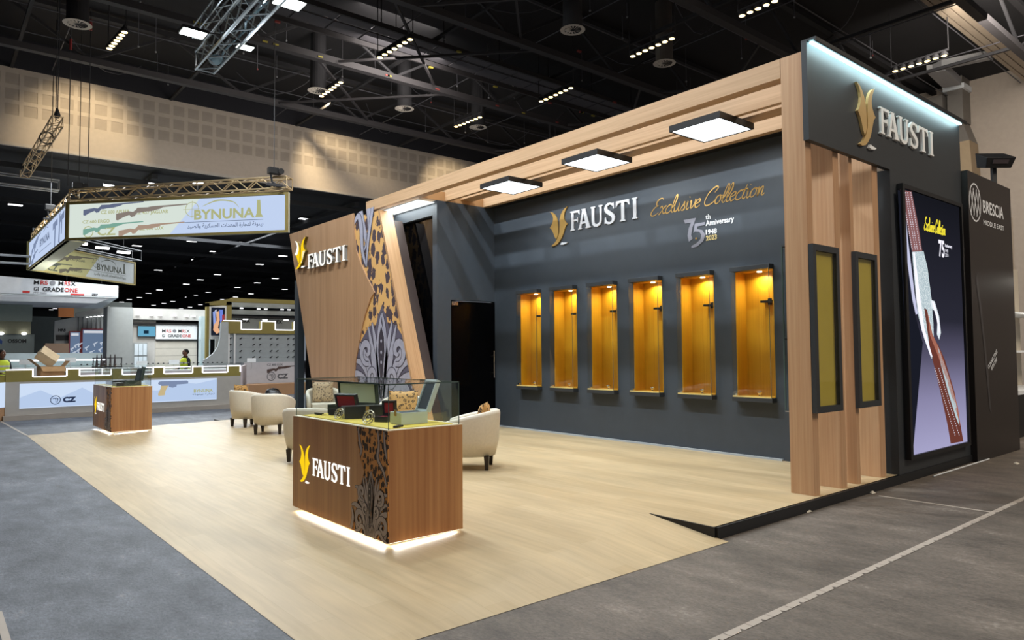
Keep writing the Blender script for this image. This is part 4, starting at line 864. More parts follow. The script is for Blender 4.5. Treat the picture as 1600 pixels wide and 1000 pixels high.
def cushion(x, y, z, yaw, tilt, s, m, lab, w=None):
    T = MB(); n = 10; w = w or s
    for side in (1, -1):
        k = len(T.v)
        for i in range(n+1):
            for j in range(n+1):
                u, v = i/n*2-1, j/n*2-1; th = .07*((1-u**4)*(1-v**4))**.5*side; pin = 1-.06*(1-abs(u*v))
                T.v.append(Vector((th, u*w/2*pin, v*s/2*pin)))
        for i in range(n):
            for j in range(n): a = k+i*(n+1)+j; T.f.append((a, a+1, a+n+2, a+n+1))
    o = T.build('cushion', m, None, local=True, label=lab, cat='cushion', group='leopard cushions', smooth=True)
    o.location = (x, y, z); o.rotation_euler = (0, math.radians(tilt), math.radians(yaw)); return o
def seat_cushion(ci, lx, ly, dz, tilt, s, m, lab, w=None):
    (x, y), a, _ = chairs[ci]; r = math.radians(a); z = .1 if x > 5.18 else rz(x+.2, y)
    cushion(x+lx*math.cos(r)-ly*math.sin(r), y+lx*math.sin(r)+ly*math.cos(r), z+dz, a, tilt, s, m, lab, w)
seat_cushion(0, -.15, .05, .44+.205, -12, .40, LEO, 'leopard cushion peeking over the rim of the chair right of the near case')
seat_cushion(2, -.15, 0, .44+.215, -12, .42, LEO, 'leopard cushion standing in the farthest left tub chair')
seat_cushion(5, -.12, 0, .44+.205, -12, .40, LEO, 'leopard cushion upright in the chair seen through the right half of the glass', w=.50)
seat_cushion(4, -.13, 0, .44+.225, -12, .44, LEOL, 'pale leopard cushion standing in the chair seen through the left end of the glass')
seat_cushion(3, -.02, 0, .44+.12, -62, .36, LEOL, 'pale leopard cushion lying in the half hidden chair left of the near case')
# black bag on the chair
T = thing('black_bag', 'black soft bag slumped on the tub chair left of the near case', 'bag', (5.10, 13.2, .545))
m = MB().ball((5.10, 13.18, .735), .18, .20, .185, 14, 9); m.v = [v+Vector((.02*math.sin(v.z*40), .02*math.sin(v.x*35), .02*math.sin(v.y*30))) for v in m.v]; m.build('bag_body', BLK, T, smooth=True)
m = MB().path([Vector((5.10+.12*math.cos(t/6*math.pi), 13.16, .86+.07*math.sin(t/6*math.pi))) for t in range(7)], .015, 6); m.build('handle', BLK, T)
# low round table between the chairs
T = thing('coffee_table', 'low pale table with brown top between the tub chairs, seen through the glass', 'table', (5.6, 12.2, .1))
MB().lathe((5.6, 12.2, .48), [(.30,0),(.31,.02),(.30,.04)], 20).build('tabletop', mat('brown_stone_top', '#7b644f', .4, noise=.25), T)
MB().lathe((5.6, 12.2, .12), [(.04,0),(.04,.36)], 12).build('stem', ALU, T); MB().lathe((5.6, 12.2, .102), [(.2,0),(.19,.02)], 16).build('foot', ALU, T)
# ================================================================== FAR COUNTER with crenellated lit edge
GREY_B = mat('warm_grey_board', '#a8a39c', .6); WOODB = mat('light_wood_base', '#a5805e', .6)
LBX = emis('lightbox_blue', '#c9d9f0', 1.05, True); LBX2 = emis('lightbox_pale', '#d6e3f0', .98, False)
INK = emis('ink_navy', '#2c3752', 1, False); INKG = emis('ink_gunmetal', '#7d8cab', 1, False); INKT = emis('ink_tan', '#c7b489', 1, False); INKO = emis('ink_olive', '#a9ab72', 1, False)
RIFLE = [(0,-.13),(0,-.02),(.18,.015),(.24,0),(.28,.035),(.30,.07),(.44,.07),(.50,.085),(1,.105),(1,.085),(.66,.06),(.62,.035),(.50,.0),(.40,-.005),(.34,-.02),(.30,-.02),(.26,-.08),(.215,-.09),(.19,-.05),(.10,-.09),(.03,-.14)]
PISTOL = [(0,.02),(.02,.12),(.1,.14),(.95,.14),(1,.1),(1,0),(.72,-.02),(.62,-.02),(.60,-.12),(.48,-.16),(.36,-.12),(.34,-.04),(.24,-.3),(.22,-.48),(.02,-.5),(.0,-.42),(.08,-.2),(.1,-.04)]
def rifle(fr, x, y, L_, m, mb, n0=.004, k=1.0): shape([[(x+a*L_, y+b*L_*k) for a, b in RIFLE]], fr, n0, 0, mb)
def cz(fr, x, y, h, m, parent, bold=.012, name='lettering'):
    mb = MB(); ring((x, y), h*.62, h*.10, fr, .006, mb); 
    stroke([(x-.34*h,y+.2*h),(x+.0*h,y+.22*h),(x+.05*h,y-.1*h)], h*.10, fr, .007, mb, 3); stroke([(x+.02*h,y+.25*h),(x+.3*h,y+.2*h),(x+.2*h,y-.3*h),(x+.0*h,y-.25*h)], h*.09, fr, .007, mb, 4)
    text('CZ', fr, x+h*.95, y-h*.36, h*1.0, mb, .006, bold, width=h*1.7); mb.build(name, m, parent); return mb
T = thing('lit_counter', 'long exhibition counter with glowing blue picture panel and crenellated gold top edge', 'counter', (4.4, 21.7, 0))
Y = 21.2; CX0, CX1 = 1.58, 7.24
hi = [(1.58,2.15),(2.84,3.15),(3.84,4.14),(5.17,5.88-.52+.0),(5.88,6.18),(6.85,7.24)]
hi = [(1.58,2.15),(2.84,3.15),(3.84,4.14),(4.86,5.17),(5.88,6.18),(6.85,7.24)]
MB().box(CX0, Y, .12, CX1, Y+.6, .94).build('body', GREY_B, T); MB().box(CX0-.04, Y-.12, 0, 7.0, Y+.6, .12).build('plinth', mat('plinth_grey', '#9d948a', .6), T)
MB().box(CX0, Y+.0, .94, CX1, Y+.08, 1.04).build('gold_band', OLIVE, T)
px = CX0
for a, b in hi: MB().box(a, Y, 1.04, b, Y+.08, 1.25).build('gold_merlon', OLIVE, T)
LED = emis('led_line', '#f6f7ff', 2.2, False)
def ledline(fr, segs, top, low, parent, w=.03, n=0.004):
    """glowing outline that steps up and down along the merlons"""
    for i, (a, b) in enumerate(segs):
        m = MB(); m.add([fr.P(*q, 0) for q in ((a, top-w), (b, top-w), (b, top), (a, top))]+[fr.P(*q, n*4) for q in ((a, top-w), (b, top-w), (b, top), (a, top))], [(0,3,2,1),(4,5,6,7),(0,1,5,4),(1,2,6,5),(2,3,7,6),(3,0,4,7)]); m.build('led_strip', LED, parent)
        for x in ((b-w/2) if i < len(segs) else None, a+w/2):
            if i == 0 and x == a+w/2: continue
            m = MB(); m.add([fr.P(*q, 0) for q in ((x-w/2, low), (x+w/2, low), (x+w/2, top), (x-w/2, top))]+[fr.P(*q, n*4) for q in ((x-w/2, low), (x+w/2, low), (x+w/2, top), (x-w/2, top))], [(0,3,2,1),(4,5,6,7),(0,1,5,4),(1,2,6,5),(2,3,7,6),(3,0,4,7)]); m.build('led_strip', LED, parent)
        if i < len(segs)-1:
            c, d = b, segs[i+1][0]; m = MB(); m.add([fr.P(*q, 0) for q in ((c, low-w/2), (d, low-w/2), (d, low+w/2), (c, low+w/2))]+[fr.P(*q, n*4) for q in ((c, low-w/2), (d, low-w/2), (d, low+w/2), (c, low+w/2))], [(0,3,2,1),(4,5,6,7),(0,1,5,4),(1,2,6,5),(2,3,7,6),(3,0,4,7)]); m.build('led_strip', LED, parent)
CF = Fr((0, Y-.002, 0), (1,0,0))
ledline(CF, hi, 1.255, 1.055, T)
lp = MB().box(1.87, Y-.015, .28, 6.56, Y, .89).build('light_box', LBX, T)
PF = Fr((0, Y-.016, 0), (1,0,0))
shape([[(1.87,.30),(1.87,.55),(2.3,.72),(2.7,.5),(3.2,.75),(3.7,.45),(4.3,.62),(5.0,.6),(5.5,.8),(6.0,.75),(6.56,.86),(6.56,.30)]], PF, .001, 0).build('picture', emis('lightbox_hill', '#b7cbea', 1.0, False), T)
m = MB(); shape([[(5.0+a*.78, .76+b*.62) for a, b in PISTOL]], PF, .003, 0, m); shape([[(3.55+a*.75, .72+b*.7) for a, b in PISTOL[:6]+[(.1,0)]]], PF, .003, 0, m); m.build('picture_pistol', INKG, T)
shape([[(5.0+a*.78, .76+b*.62) for a, b in [(.1,-.06),(.34,-.06),(.24,-.3),(.22,-.48),(.02,-.5),(.0,-.42),(.08,-.2)]]], PF, .005, 0).build('picture_grip', INKT, T)
cz(PF, 2.62, .46, .17, INK, T)
m = MB(); text('BYNUNA', PF, 5.95-.02, .50, .13, m, .004, .003, width=.52); m.build('lettering', INKO, T)
m = MB(); text('\uFEEA\uFEE7\uFEEE\uFEE8\uFEF4\uFE91 \uFE93\uFEAD\uFE8E\uFEA0\uFE97', PF, 5.9, .43, .07, m, .004, width=.6); m.build('lettering', INK, T)
# left return of the counter
MB().box(-2.0, Y-.0, .0, CX0-.1, Y+.6, .12).build('plinth', WOODB, T)
p = MB(); p.add([(CX0-.01, Y, .12), (CX0-.01, Y+.01, .12), (-.8, Y+2, .12), (-.8, Y+2, .12)], [(0,1,2)])
MB().hexa([(CX0-.0, Y+.02, .02), (CX0-.0, Y+.3, .02), (.3, Y-2.2, .02), (.0, Y-2.2, .02)][::-1], [(CX0-.0, Y+.02, .33), (CX0-.0, Y+.3, .33), (.3, Y-2.2, .33), (.0, Y-2.2, .33)][::-1]).build('wood_plinth', WOODB, T)
MB().hexa([(CX0-.0, Y+.02, .33), (CX0-.0, Y+.3, .33), (.3, Y-2.2, .33), (.05, Y-2.2, .33)][::-1], [(CX0-.0, Y+.02, .94), (CX0-.0, Y+.3, .94), (.3, Y-2.2, .94), (.05, Y-2.2, .94)][::-1]).build('light_box', LBX, T)
MB().hexa([(CX0-.0, Y+.02, .94), (CX0-.0, Y+.3, .94), (.3, Y-2.2, .94), (.05, Y-2.2, .94)][::-1], [(CX0-.0, Y+.02, 1.1), (CX0-.0, Y+.3, 1.1), (.3, Y-2.2, 1.1), (.05, Y-2.2, 1.1)][::-1]).build('gold_band', OLIVE, T)
MB().box(CX0, Y+.08, 1.0, CX1, Y+.6, 1.04).build('worktop', WHITE, T)
# right end print with pistols
p = [at(x, y, 1, 22.2) for x, y in ((376, 571), (398, 571), (398, 612), (376, 612))]
m = MB().hexa([(CX1, Y, .1), (CX1+.06, Y, .1), (8.25, 23.6, .1), (8.15, 23.6, .1)], [(CX1, Y, 1.22), (CX1+.06, Y, 1.22), (8.25, 23.6, 1.22), (8.15, 23.6, 1.22)]); m.build('end_panel', mat('pink_grey_print', '#b9adb0', .5), T)
d = (Vector((8.25, 23.6, 0))-Vector((CX1+.06, Y, 0))).normalized(); EF = Fr((CX1+.06, Y, 0), d)
m = MB()
for i, (a, h) in enumerate(((.25,.35),(.85,.55),(1.4,.30),(1.95,.6))):
    shape([[(a-y_*.55, h+x_*.5) for x_, y_ in PISTOL]], EF, .01, 0, m)
m.build('picture_pistol', mat('gun_brown_print', '#4a3a38', .5), T)
# little glass cases and price cards on the counter
for i, (px, py) in enumerate(((110, 563), (222, 568), (272, 566), (393, 563), (40, 566))):
    p = at(px, py, 1, 22.6); lab = ['white price card near the cardboard boxes', 'white price card on the counter right of the small walnut case', 'white price card in front of the person in the yellow vest', 'white price card at the right end of the lit counter', 'white price card at the left end of the lit counter'][i]
    T = thing('price_card', lab, 'card', (p.x, 22.6, 1.04), 0, 'white cards on the counter')
    MB().box(p.x-.14, 22.6, p.z-.06, p.x+.14, 22.61, p.z+.07).build('card', WHITE, T); MB().box(p.x-.01, 22.6, 1.1, p.x+.01, 22.61, p.z-.06).build('stand', ALU, T)
T = thing('counter_showcase', 'long low glass showcase with pale interior behind the crenellated counter', 'showcase', (5, 22.8, 0))
MB().box(3.0, 22.4, 0, 7.6, 23.1, 1.10).build('body', mat('pale_pink_board', '#b9b2b6', .6), T); MB().box(3.0, 22.4, 1.10, 7.6, 23.1, 1.13).build('tray', WHITE, T)
MB().box(3.0, 22.4, 1.30, 7.6, 23.1, 1.31).build('glass_top', GLS, T); MB().box(3.0, 22.4, 1.13, 7.6, 22.41, 1.30).build('glass_front', GLS, T)
MB().box(3.0, 22.38, 1.2, 7.6, 22.40, 1.225).build('led_strip', LED, T)
k = 0
for i in range(28):
    x = 3.4+i*.14; MB().ball((x, 22.7, 1.325), .028, .028, .02, 6, 4).build('dark_item', BLK, T)
# cardboard boxes
def cbox(lab, M, s, flaps, m):
    T = thing('cardboard_box', lab, 'box', M.translation, 0, None)
    T.matrix_world = M; WM[T.name] = M
    a, b, c = s
    for (x0, y0, x1, y1) in ((-a,-b,a,-b+.01),(-a,b-.01,a,b),(-a,-b,-a+.01,b),(a-.01,-b,a,b)): MB().box(x0, y0, 0, x1, y1, c).build('side', m, T, local=True)
    MB().box(-a, -b, 0, a, b, .01).build('bottom', m, T, local=True)
    if flaps:
        MB().hexa([(-a,-b,c),(a,-b,c),(a,-b+.01,c),(-a,-b+.01,c)], [(-a+.02,-b-.16,c-.12),(a-.02,-b-.16,c-.12),(a-.02,-b-.15,c-.11),(-a+.02,-b-.15,c-.11)]).build('flap', m, T, local=True)
        MB().hexa([(-a,-b,c),(-a+.01,-b,c),(-a+.01,b,c),(-a,b,c)], [(-a-.22,-b,c+.2),(-a-.21,-b,c+.2),(-a-.21,b,c+.2),(-a-.22,b,c+.2)]).build('flap', m, T, local=True)
        MB().hexa([(a-.01,-b,c),(a,-b,c),(a,b,c),(a-.01,b,c)], [(a+.1,-b,c+.14),(a+.11,-b,c+.14),(a+.11,b,c+.14),(a+.1,b,c+.14)]).build('flap', m, T, local=True)
    else: MB().box(-a, -b, c, a, b, c+.01).build('top', CARDL, T, local=True)
    return T
cbox('open brown cardboard box standing on the lit counter', Matrix.Translation((2.55, 21.52, 1.045)) @ Matrix.Rotation(.1, 4, 'Z'), (.27, .2, .26), True, CARD)
M = Matrix.Translation((2.34, 21.52, 1.43)) @ Matrix.Rotation(math.radians(-38), 4, 'Y') @ Matrix.Rotation(.5, 4, 'X') @ Matrix.Rotation(.2, 4, 'Z')
cbox('closed pale cardboard box tilted on top of the open brown box', Matrix.Translation((2.40, 21.55, 1.47)) @ Matrix.Rotation(math.radians(38), 4, 'Y') @ Matrix.Rotation(.5, 4, 'X'), (.22, .2, .22), False, CARDL)
# ================================================================== PEG WALL of the same booth
T = thing('peg_wall', 'grey panelled wall of rifle pegs under a crenellated gold band, far behind the chairs', 'wall', (10.2, 28, 0))
for i in range(6):
    z = 1.24+i*.19; MB().box(9.0, 28, z, 11.95, 28.06, z+.183).build('panel', mat('cool_grey_panel', '#98a1a6', .5), T)
MB().box(9.0, 28.05, 0, 11.95, 28.1, 2.4).build('back_board', GREYW, T)
MB().box(8.85, 27.9, 2.37, 11.95, 28.1, 2.52).build('gold_band', OLIVE, T)
seg = [(8.85,9.55),(10.30,10.90),(11.65,11.95)]
for a, b in seg: MB().box(a, 27.9, 2.52, b, 28.1, 2.86).build('gold_merlon', OLIVE, T)
ledline(Fr((0, 27.898, 0), (1,0,0)), seg, 2.88, 2.53, T, .035)
for r in range(4):
    for c in (8.95, 9.15, 9.55, 10.05, 10.3, 10.75, 11.0, 11.45, 11.68, 11.9):
        z = 2.17-r*.245; MB().add([(c-.04,27.98,z-.03),(c+.04,27.98,z+.0),(c+.04,27.98,z+.045),(c-.04,28.0,z+.0),(c,27.86,z+.05),(c+.02,27.86,z+.03)], [(0,1,2,3),(0,1,5),(1,2,4,5),(2,3,4),(3,0,5,4)]).build('gun_peg', BLK, T)
for x in (9.05, 9.27): MB().box(x, 27.92, 1.2, x+.06, 27.99, 2.4).build('upright', WHITE, T)
MB().box(9.55, 27.6, 0, 11.95, 28.0, 1.24).build('lower_board', mat('white_print_board', '#b9bac2', .5), T)
G = Fr((0, 27.6, 0), (1,0,0)); m = MB(); rifle(G, 10.45, .98, 1.5, None, m, k=.8); m.build('picture_rifle', mat('gun_brown_print', '#4a3a38', .5), T)
cz(G, 10.62, .68, .26, mat('dark_grey_print', '#50545c', .5), T, .012)
m = MB(); text('CZ 600 LUX', G, 10.45, 1.1, .12, m, .004, .003); m.build('lettering', mat('dark_grey_print', '#50545c', .5), T)
MB().box(9.4, 26.6, 0, 12.2, 27.6, .42).build('low_plinth', WOODB, T)
# curved white fin left of the peg wall
pts = [(8.84,2.8),(8.72,2.78),(8.70,2.2),(8.62,1.85),(8.45,1.6),(8.22,1.42),(8.1,1.38),(8.1,1.15),(9.0,1.15),(9.0,2.8)]
T = thing('curved_screen_wall', 'pale wall with a concave curved edge left of the peg wall', 'wall', (8.6, 27.8, 0))
shape([pts], Fr((0, 27.85, 0), (1,0,0)), 0, .1).build('curved_board', mat('pale_blue_grey', '#a8b0b4', .5), T); MB().box(8.1, 27.76, 0, 9.0, 27.85, 1.16).build('base_board', GREYW, T)
# gold tower with screen
T = thing('gold_portal', 'olive gold portal with a lit picture on its left leg, behind the peg wall', 'portal', (9.2, 28.6, 0))
MB().box(8.36, 28.3, 0, 8.46, 28.5, 3.55).build('side_board', OLIVE, T); MB().box(9.10, 28.3, 0, 9.30, 28.5, 3.62).build('side_board', OLIVE, T)
MB().hexa([(8.36,28.3,3.4),(9.30,28.3,3.5),(9.30,28.5,3.5),(8.36,28.5,3.4)], [(8.36,28.3,3.56),(9.30,28.3,3.76),(9.30,28.5,3.76),(8.36,28.5,3.56)]).build('top_board', OLIVE, T)
MB().box(9.30, 28.3, 3.62, 12.2, 28.5, 3.78).build('top_board', OLIVE, T)
MB().box(8.46, 28.3, 2.15, 9.10, 28.4, 3.46).build('screen_frame', WHITE, T); MB().box(8.53, 28.28, 2.3, 9.03, 28.3, 3.38).build('screen', emis('dark_screen', '#1d2230', 1, False), T)
G = Fr((0, 28.275, 0), (1,0,0))
for i, (c, pts) in enumerate((('#8fa2e0', [(8.58,3.2),(8.66,3.25),(8.7,2.8),(8.62,2.5)]), ('#e6b089', [(8.72,3.2),(8.80,3.25),(8.84,2.9),(8.78,2.6),(8.86,2.45),(8.74,2.35),(8.6,2.5),(8.62,2.7),(8.72,2.85)]), ('#6d83d8', [(8.82,3.3),(8.95,3.3),(8.98,2.8),(8.88,2.5)]), ('#a03d3d', [(8.93,3.1),(9.02,3.12),(9.02,2.8),(8.93,2.82)]), ('#d8dcf6', [(8.66,3.28),(8.72,3.3),(8.7,3.0)]))):
    shape([pts], G, .001*i, 0).build('picture', emis('pic%d' % i, c, 1, False), T)
# booth interior behind: grey beams
T = thing('inner_canopy', 'grey beams and downlights inside the gold portal', 'canopy', (10.7, 30, 0))
MB().box(9.1, 29.6, 0, 12.4, 29.7, 3.06).build('back_wall', mat('mid_grey_board', '#8e9290', .6), T); MB().box(9.1, 29.5, 3.06, 12.4, 29.7, 3.14).build('black_rail', BLK, T)
for z in (3.2, 3.5): MB().box(9.1, 29.3, z, 12.4, 29.6, z+.18).build('beam', mat('mid_grey_board', '#8e9290', .6), T)
m = MB(); text('MORA', Fr((0, 29.6, 0), (1,0,0)), 9.9, 2.86, .2, m, .01, .01); text('FX', Fr((0, 29.6, 0), (1,0,0)), 11.6, 2.86, .2, m, .01, .01); m.build('lettering', BLK, T)
for i, x in enumerate((9.5, 10.0, 10.7, 11.0, 11.7, 12.0)): MB().box(x-.06, 29.2, 3.42-.22*(i % 2)*0, x+.06, 29.26, 3.46).build('downlight', E_FAR, T)
for x in (10.1, 10.9, 11.8): MB().box(x-.09, 29.0, 2.96, x+.09, 29.1, 3.0).build('downlight', E_FAR, T)
# ================================================================== GREY BOOTH behind
T = thing('grey_booth', 'plain grey booth with broad pillar, header, small screen and black lettering', 'booth', (8.5, 34, 0))
GB = mat('booth_grey', '#8d9190', .6); GL_ = mat('booth_pale', '#b3b2ae', .6)
MB().box(6.01, 34, 0, 6.99, 34.9, 3.62).build('pillar', GB, T); MB().box(6.99, 34.2, 3.12, 10.3, 34.6, 3.62).build('header', GL_, T)
MB().box(6.99, 34.5, 0, 8.02, 34.7, 3.12).build('wall_board', GL_, T); MB().box(8.0, 34.4, 2.26, 9.75, 34.5, 2.92).build('sign_board', WHITE, T)
MB().box(6.99, 34.35, 2.92, 10.0, 34.45, 2.99).build('black_rail', BLK, T); MB().box(8.0, 34.35, 2.2, 9.75, 34.45, 2.26).build('black_rail', BLK, T)
for i in range(5): MB().box(8.0, 34.42, .5+i*.34, 9.75, 34.5, .83+i*.34).build('wall_panel', mat('cream_panel', '#bdb8ac', .6), T)
MB().box(7.25, 34.38, 2.36, 8.0, 34.42, 2.86).build('tv', BLK, T); MB().box(7.28, 34.37, 2.39, 7.97, 34.38, 2.83).build('tv_screen', emis('tv_blue', '#6fb2d2', .9, False), T)
G = Fr((0, 34.36, 0), (1,0,0)); shape([[(7.5,2.5),(7.7,2.5),(7.7,2.65),(7.5,2.65)]], G, .002, 0).build('picture', emis('tv_dark', '#173043', 1, False), T)
G = Fr((0, 34.4, 0), (1,0,0)); BLKP = mat('black_print', '#15161a', .5); REDP = mat('red_print', '#b5302e', .5); EMG = mat('grey_print', '#7d7f86', .5)
def mrs(G, x, z, s, parent):
    m = MB(); text('M', G, x, z+s, s, m, .004, .004, width=s*.78); text('X', G, x+s*5.4, z+s, s, m, .004, .004, width=s*.8); text('M', G, x+s*3.6, z+s, s, m, .004, .004, width=s*.75); text('GI', G, x, z-.15*s, s, m, .004, .004, width=s*.7); text('GRADE', G, x+s*1.3, z-.15*s, s, m, .004, .005, width=s*3.1); m.build('lettering', BLKP, parent)
    m = MB(); text('RS', G, x+s*.95, z+s, s, m, .004, .004, width=s*1.1); text('RS', G, x+s*4.5, z+s, s, m, .004, .004, width=s*.85); text('ONE', G, x+s*4.5, z-.15*s, s, m, .004, .005, width=s*2.0); m.build('lettering', REDP, parent)
    m = MB(); disc((x+s*2.75, z+s*1.35), s*.42, G, .005, m); m.build('round_mark', EMG, parent)
mrs(G, 8.25, 2.38, .19, T)
MB().box(7.0, 34.1, .9, 7.6, 34.3, 2.1).build('cabinet_frame', GB, T)
for i in range(3): MB().box(7.08+i*.17, 34.06, 1.55, 7.23+i*.17, 34.1, 2.05).build('cabinet_pane', mat('pale_pane', '#c8d3da', .3), T); MB().box(7.08+i*.17, 34.06, 1.0, 7.23+i*.17, 34.1, 1.5).build('cabinet_pane', mat('pale_pane', '#c8d3da', .3), T)
for x in (7.2, 7.75, 8.1, 8.7, 9.2, 9.5): MB().box(x-.08, 34.1, 3.3, x+.08, 34.19, 3.34).build('downlight', E_FAR, T)
MB().box(9.75, 33.8, .5, 10.15, 34.2, 3.3).build('glass_column', mat('pale_blue_glass', '#a9bcc0', .2), T)
# left booth
T = thing('white_booth', 'white sloped booth wall with a row of slats and red framed posters', 'booth', (5.4, 36, 0))
shape([[(4.36,1.0),(6.4,1.0),(6.4,3.1),(5.4,3.32),(4.36,3.05)]], Fr((0, 36.1, 0), (1,0,0)), 0, .1).build('wall_board', mat('booth_white', '#a9acac', .6), T)
shape([[(5.1,3.4),(6.4,3.75),(6.4,3.4),(5.1,3.25)]], Fr((0, 35.8, 0), (1,0,0)), 0, .1).build('sloped_header', GL_, T)
for i in range(6): MB().box(5.25+i*.17, 35.9, 2.6, 5.31+i*.17, 36.0, 3.25).build('slat', GB, T)
for i in range(5): MB().box(5.5+i*.15, 35.7, 3.22+i*.02, 5.58+i*.15, 35.8, 3.25+i*.02).build('downlight', E_FAR, T)
MB().box(4.42, 35.95, 2.22, 4.9, 36.0, 2.45).build('dark_screen', BLK, T)
m = MB(); text('MRS', Fr((0, 35.99, 0), (1,0,0)), 4.5, 2.62, .15, m, .01, .008); m.build('lettering', BLKP, T)
POST = mat('red_frame', '#9c2f33', .5)
for (x0, x1, z1_, lab) in ((4.86, 5.32, 2.62, 'narrow red framed poster of pistols left of the wide one'), (5.33, 6.36, 2.74, 'wide red framed lit poster of pistols on blue grey ground')):
    T = thing('framed_poster', lab, 'poster', ((x0+x1)/2, 35.7, 0), 0, 'red framed posters in front of the white booth')
    MB().box(x0, 35.7, .9, x1, 35.8, z1_).build('frame', POST, T); MB().box(x0+.05, 35.68, 1.5, x1-.05, 35.7, z1_-.05).build('poster_face', emis('poster_blue', '#7389a8', .7, False), T)
    G = Fr((0, 35.67, 0), (1,0,0)); shape([[(x0+.08,z1_-.2),(x1-.1,z1_-.2),(x1-.1,z1_-.09),(x0+.08,z1_-.09)]], G, .001, 0).build('white_band', emis('poster_white', '#e2e6ee', .8, False), T)
    m = MB()
    for i, (a, b, r) in enumerate(((.15,.35,.6),(.5,.55,.5),(.35,.15,.4),(.75,.25,.7),(.8,.6,.4))):
        w_ = (x1-x0); o_ = Vector((x0+a*w_*.85, 1.55+b*(z1_-1.85))); c_, s_ = math.cos(r), math.sin(r); k = .22
        shape([[(o_.x+(x_*c_-y_*s_)*k, o_.y+(x_*s_+y_*c_)*k) for x_, y_ in PISTOL]], G, .002, 0, m)
    m.build('picture', emis('poster_grey', '#c9d4e4', .8, False), T)
T = thing('info_booth', 'pale booth with hanging gold print and two bright spotlights at the far left', 'booth', (2.4, 37, 0))
MB().box(1.2, 37, 0, 3.75, 37.2, 2.5).build('back_wall', mat('booth_teal_grey', '#87918f', .6), T); MB().box(2.5, 36.8, 2.5, 3.6, 36.9, 3.15).build('hanging_print', mat('pale_gold_fabric', '#a9a68a', .7), T)
MB().box(3.75, 38.5, 0, 4.9, 38.7, 3.35).build('side_wall', mat('booth_dark_grey', '#646a67', .6), T)
for x in (2.55, 3.35): MB().ball((x, 36.7, 2.52), .1, .1, .06).build('spotlight', emis('bright_spot', '#ffffff', 4, False), T)
m = MB(); G = Fr((0, 37, 0), (1,0,0)); shape([[(2.5,2.35),(2.62,2.2),(2.6,2.05),(2.5,2.15)]], G, .01, 0, m); m.build('blue_mark', mat('blue_print', '#2c4f96', .5), T); m = MB(); text('OSSOM', G, 2.8, 2.14, .2, m, .01, .01); m.build('lettering', BLKP, T)
T = thing('brown_crate', 'brown cupboard standing behind the white counter at the far left', 'cupboard', (4.1, 33, 0)); MB().box(3.7, 33, 0, 4.5, 33.5, 2.05).build('body', mat('crate_brown', '#6d5848', .7), T); MB().box(3.72, 32.98, .05, 4.48, 33.0, 2.0).build('door', mat('crate_brown', '#6d5848', .7), T)
T = thing('orange_sign', 'small orange and dark red sign block below the far black ceiling', 'sign', (5.3, 44, 0)); MB().box(5.5, 44, 3.6, 6.2, 44.2, 4.1).build('lower_half', mat('orange_sign_face', '#b06a35', .7), T); MB().box(5.5, 44, 4.1, 6.2, 44.2, 4.6).build('upper_half', mat('dark_red_sign', '#5a2b2b', .7), T); MB().tube((5.85,44.1,4.6), (5.85,44.1,9.04), .02).build('hanger', BLK, T)
T = thing('grey_header', 'grey header board beside the orange sign block', 'sign', (7.2, 44.2, 3.9)); MB().box(6.22, 44.1, 3.0, 9.0, 44.3, 4.5).build('board', mat('booth_dark_grey', '#646a67', .6), T); MB().tube((7.5,44.2,4.5), (7.5,44.2,9.04), .02).build('hanger', BLK, T)
# white showcase row behind the boxes
T = thing('white_showcase', 'long white showcase with a lit edge behind the cardboard boxes', 'showcase', (3.2, 27, 0))
MB().box(2.0, 27, 0, 4.75, 27.6, 1.2).build('body', WHITE, T); MB().box(2.0, 27.55, 1.2, 4.75, 27.6, 1.66).build('back_panel', mat('pale_blue_white', '#b9c8ce', .5), T)
MB().box(2.0, 26.98, 1.40, 4.75, 27.0, 1.45).build('led_strip', LED, T); MB().box(2.0, 27, 1.42, 4.75, 27.6, 1.44).build('glass_top', GLS, T); MB().box(2.0, 27, 1.2, 4.75, 27.01, 1.42).build('glass_front', GLS, T)
T = thing('rifle_rack', 'dark rack of upright rifles standing on the counter behind the small walnut case', 'rack', (4.35, 24.5, 1.1))
MB().box(3.95, 24.45, 1.2, 4.75, 24.55, 1.24).build('base_bar', STEELD, T); MB().box(3.95, 24.45, 1.48, 4.75, 24.48, 1.505).build('top_bar', STEELD, T)
for x in (3.96, 4.72): MB().box(x, 24.45, 0, x+.025, 24.5, 1.5).build('post', STEELD, T)
for i in range(5):
    x = 4.02+i*.12; MB().hexa([(x,24.4,1.24),(x+.07,24.4,1.22),(x+.07,24.43,1.22),(x,24.43,1.24)], [(x+.03,24.4,1.6),(x+.05,24.4,1.6),(x+.05,24.43,1.6),(x+.03,24.43,1.6)]).build('rifle', mat('gun_dark', '#33282a', .5), T)
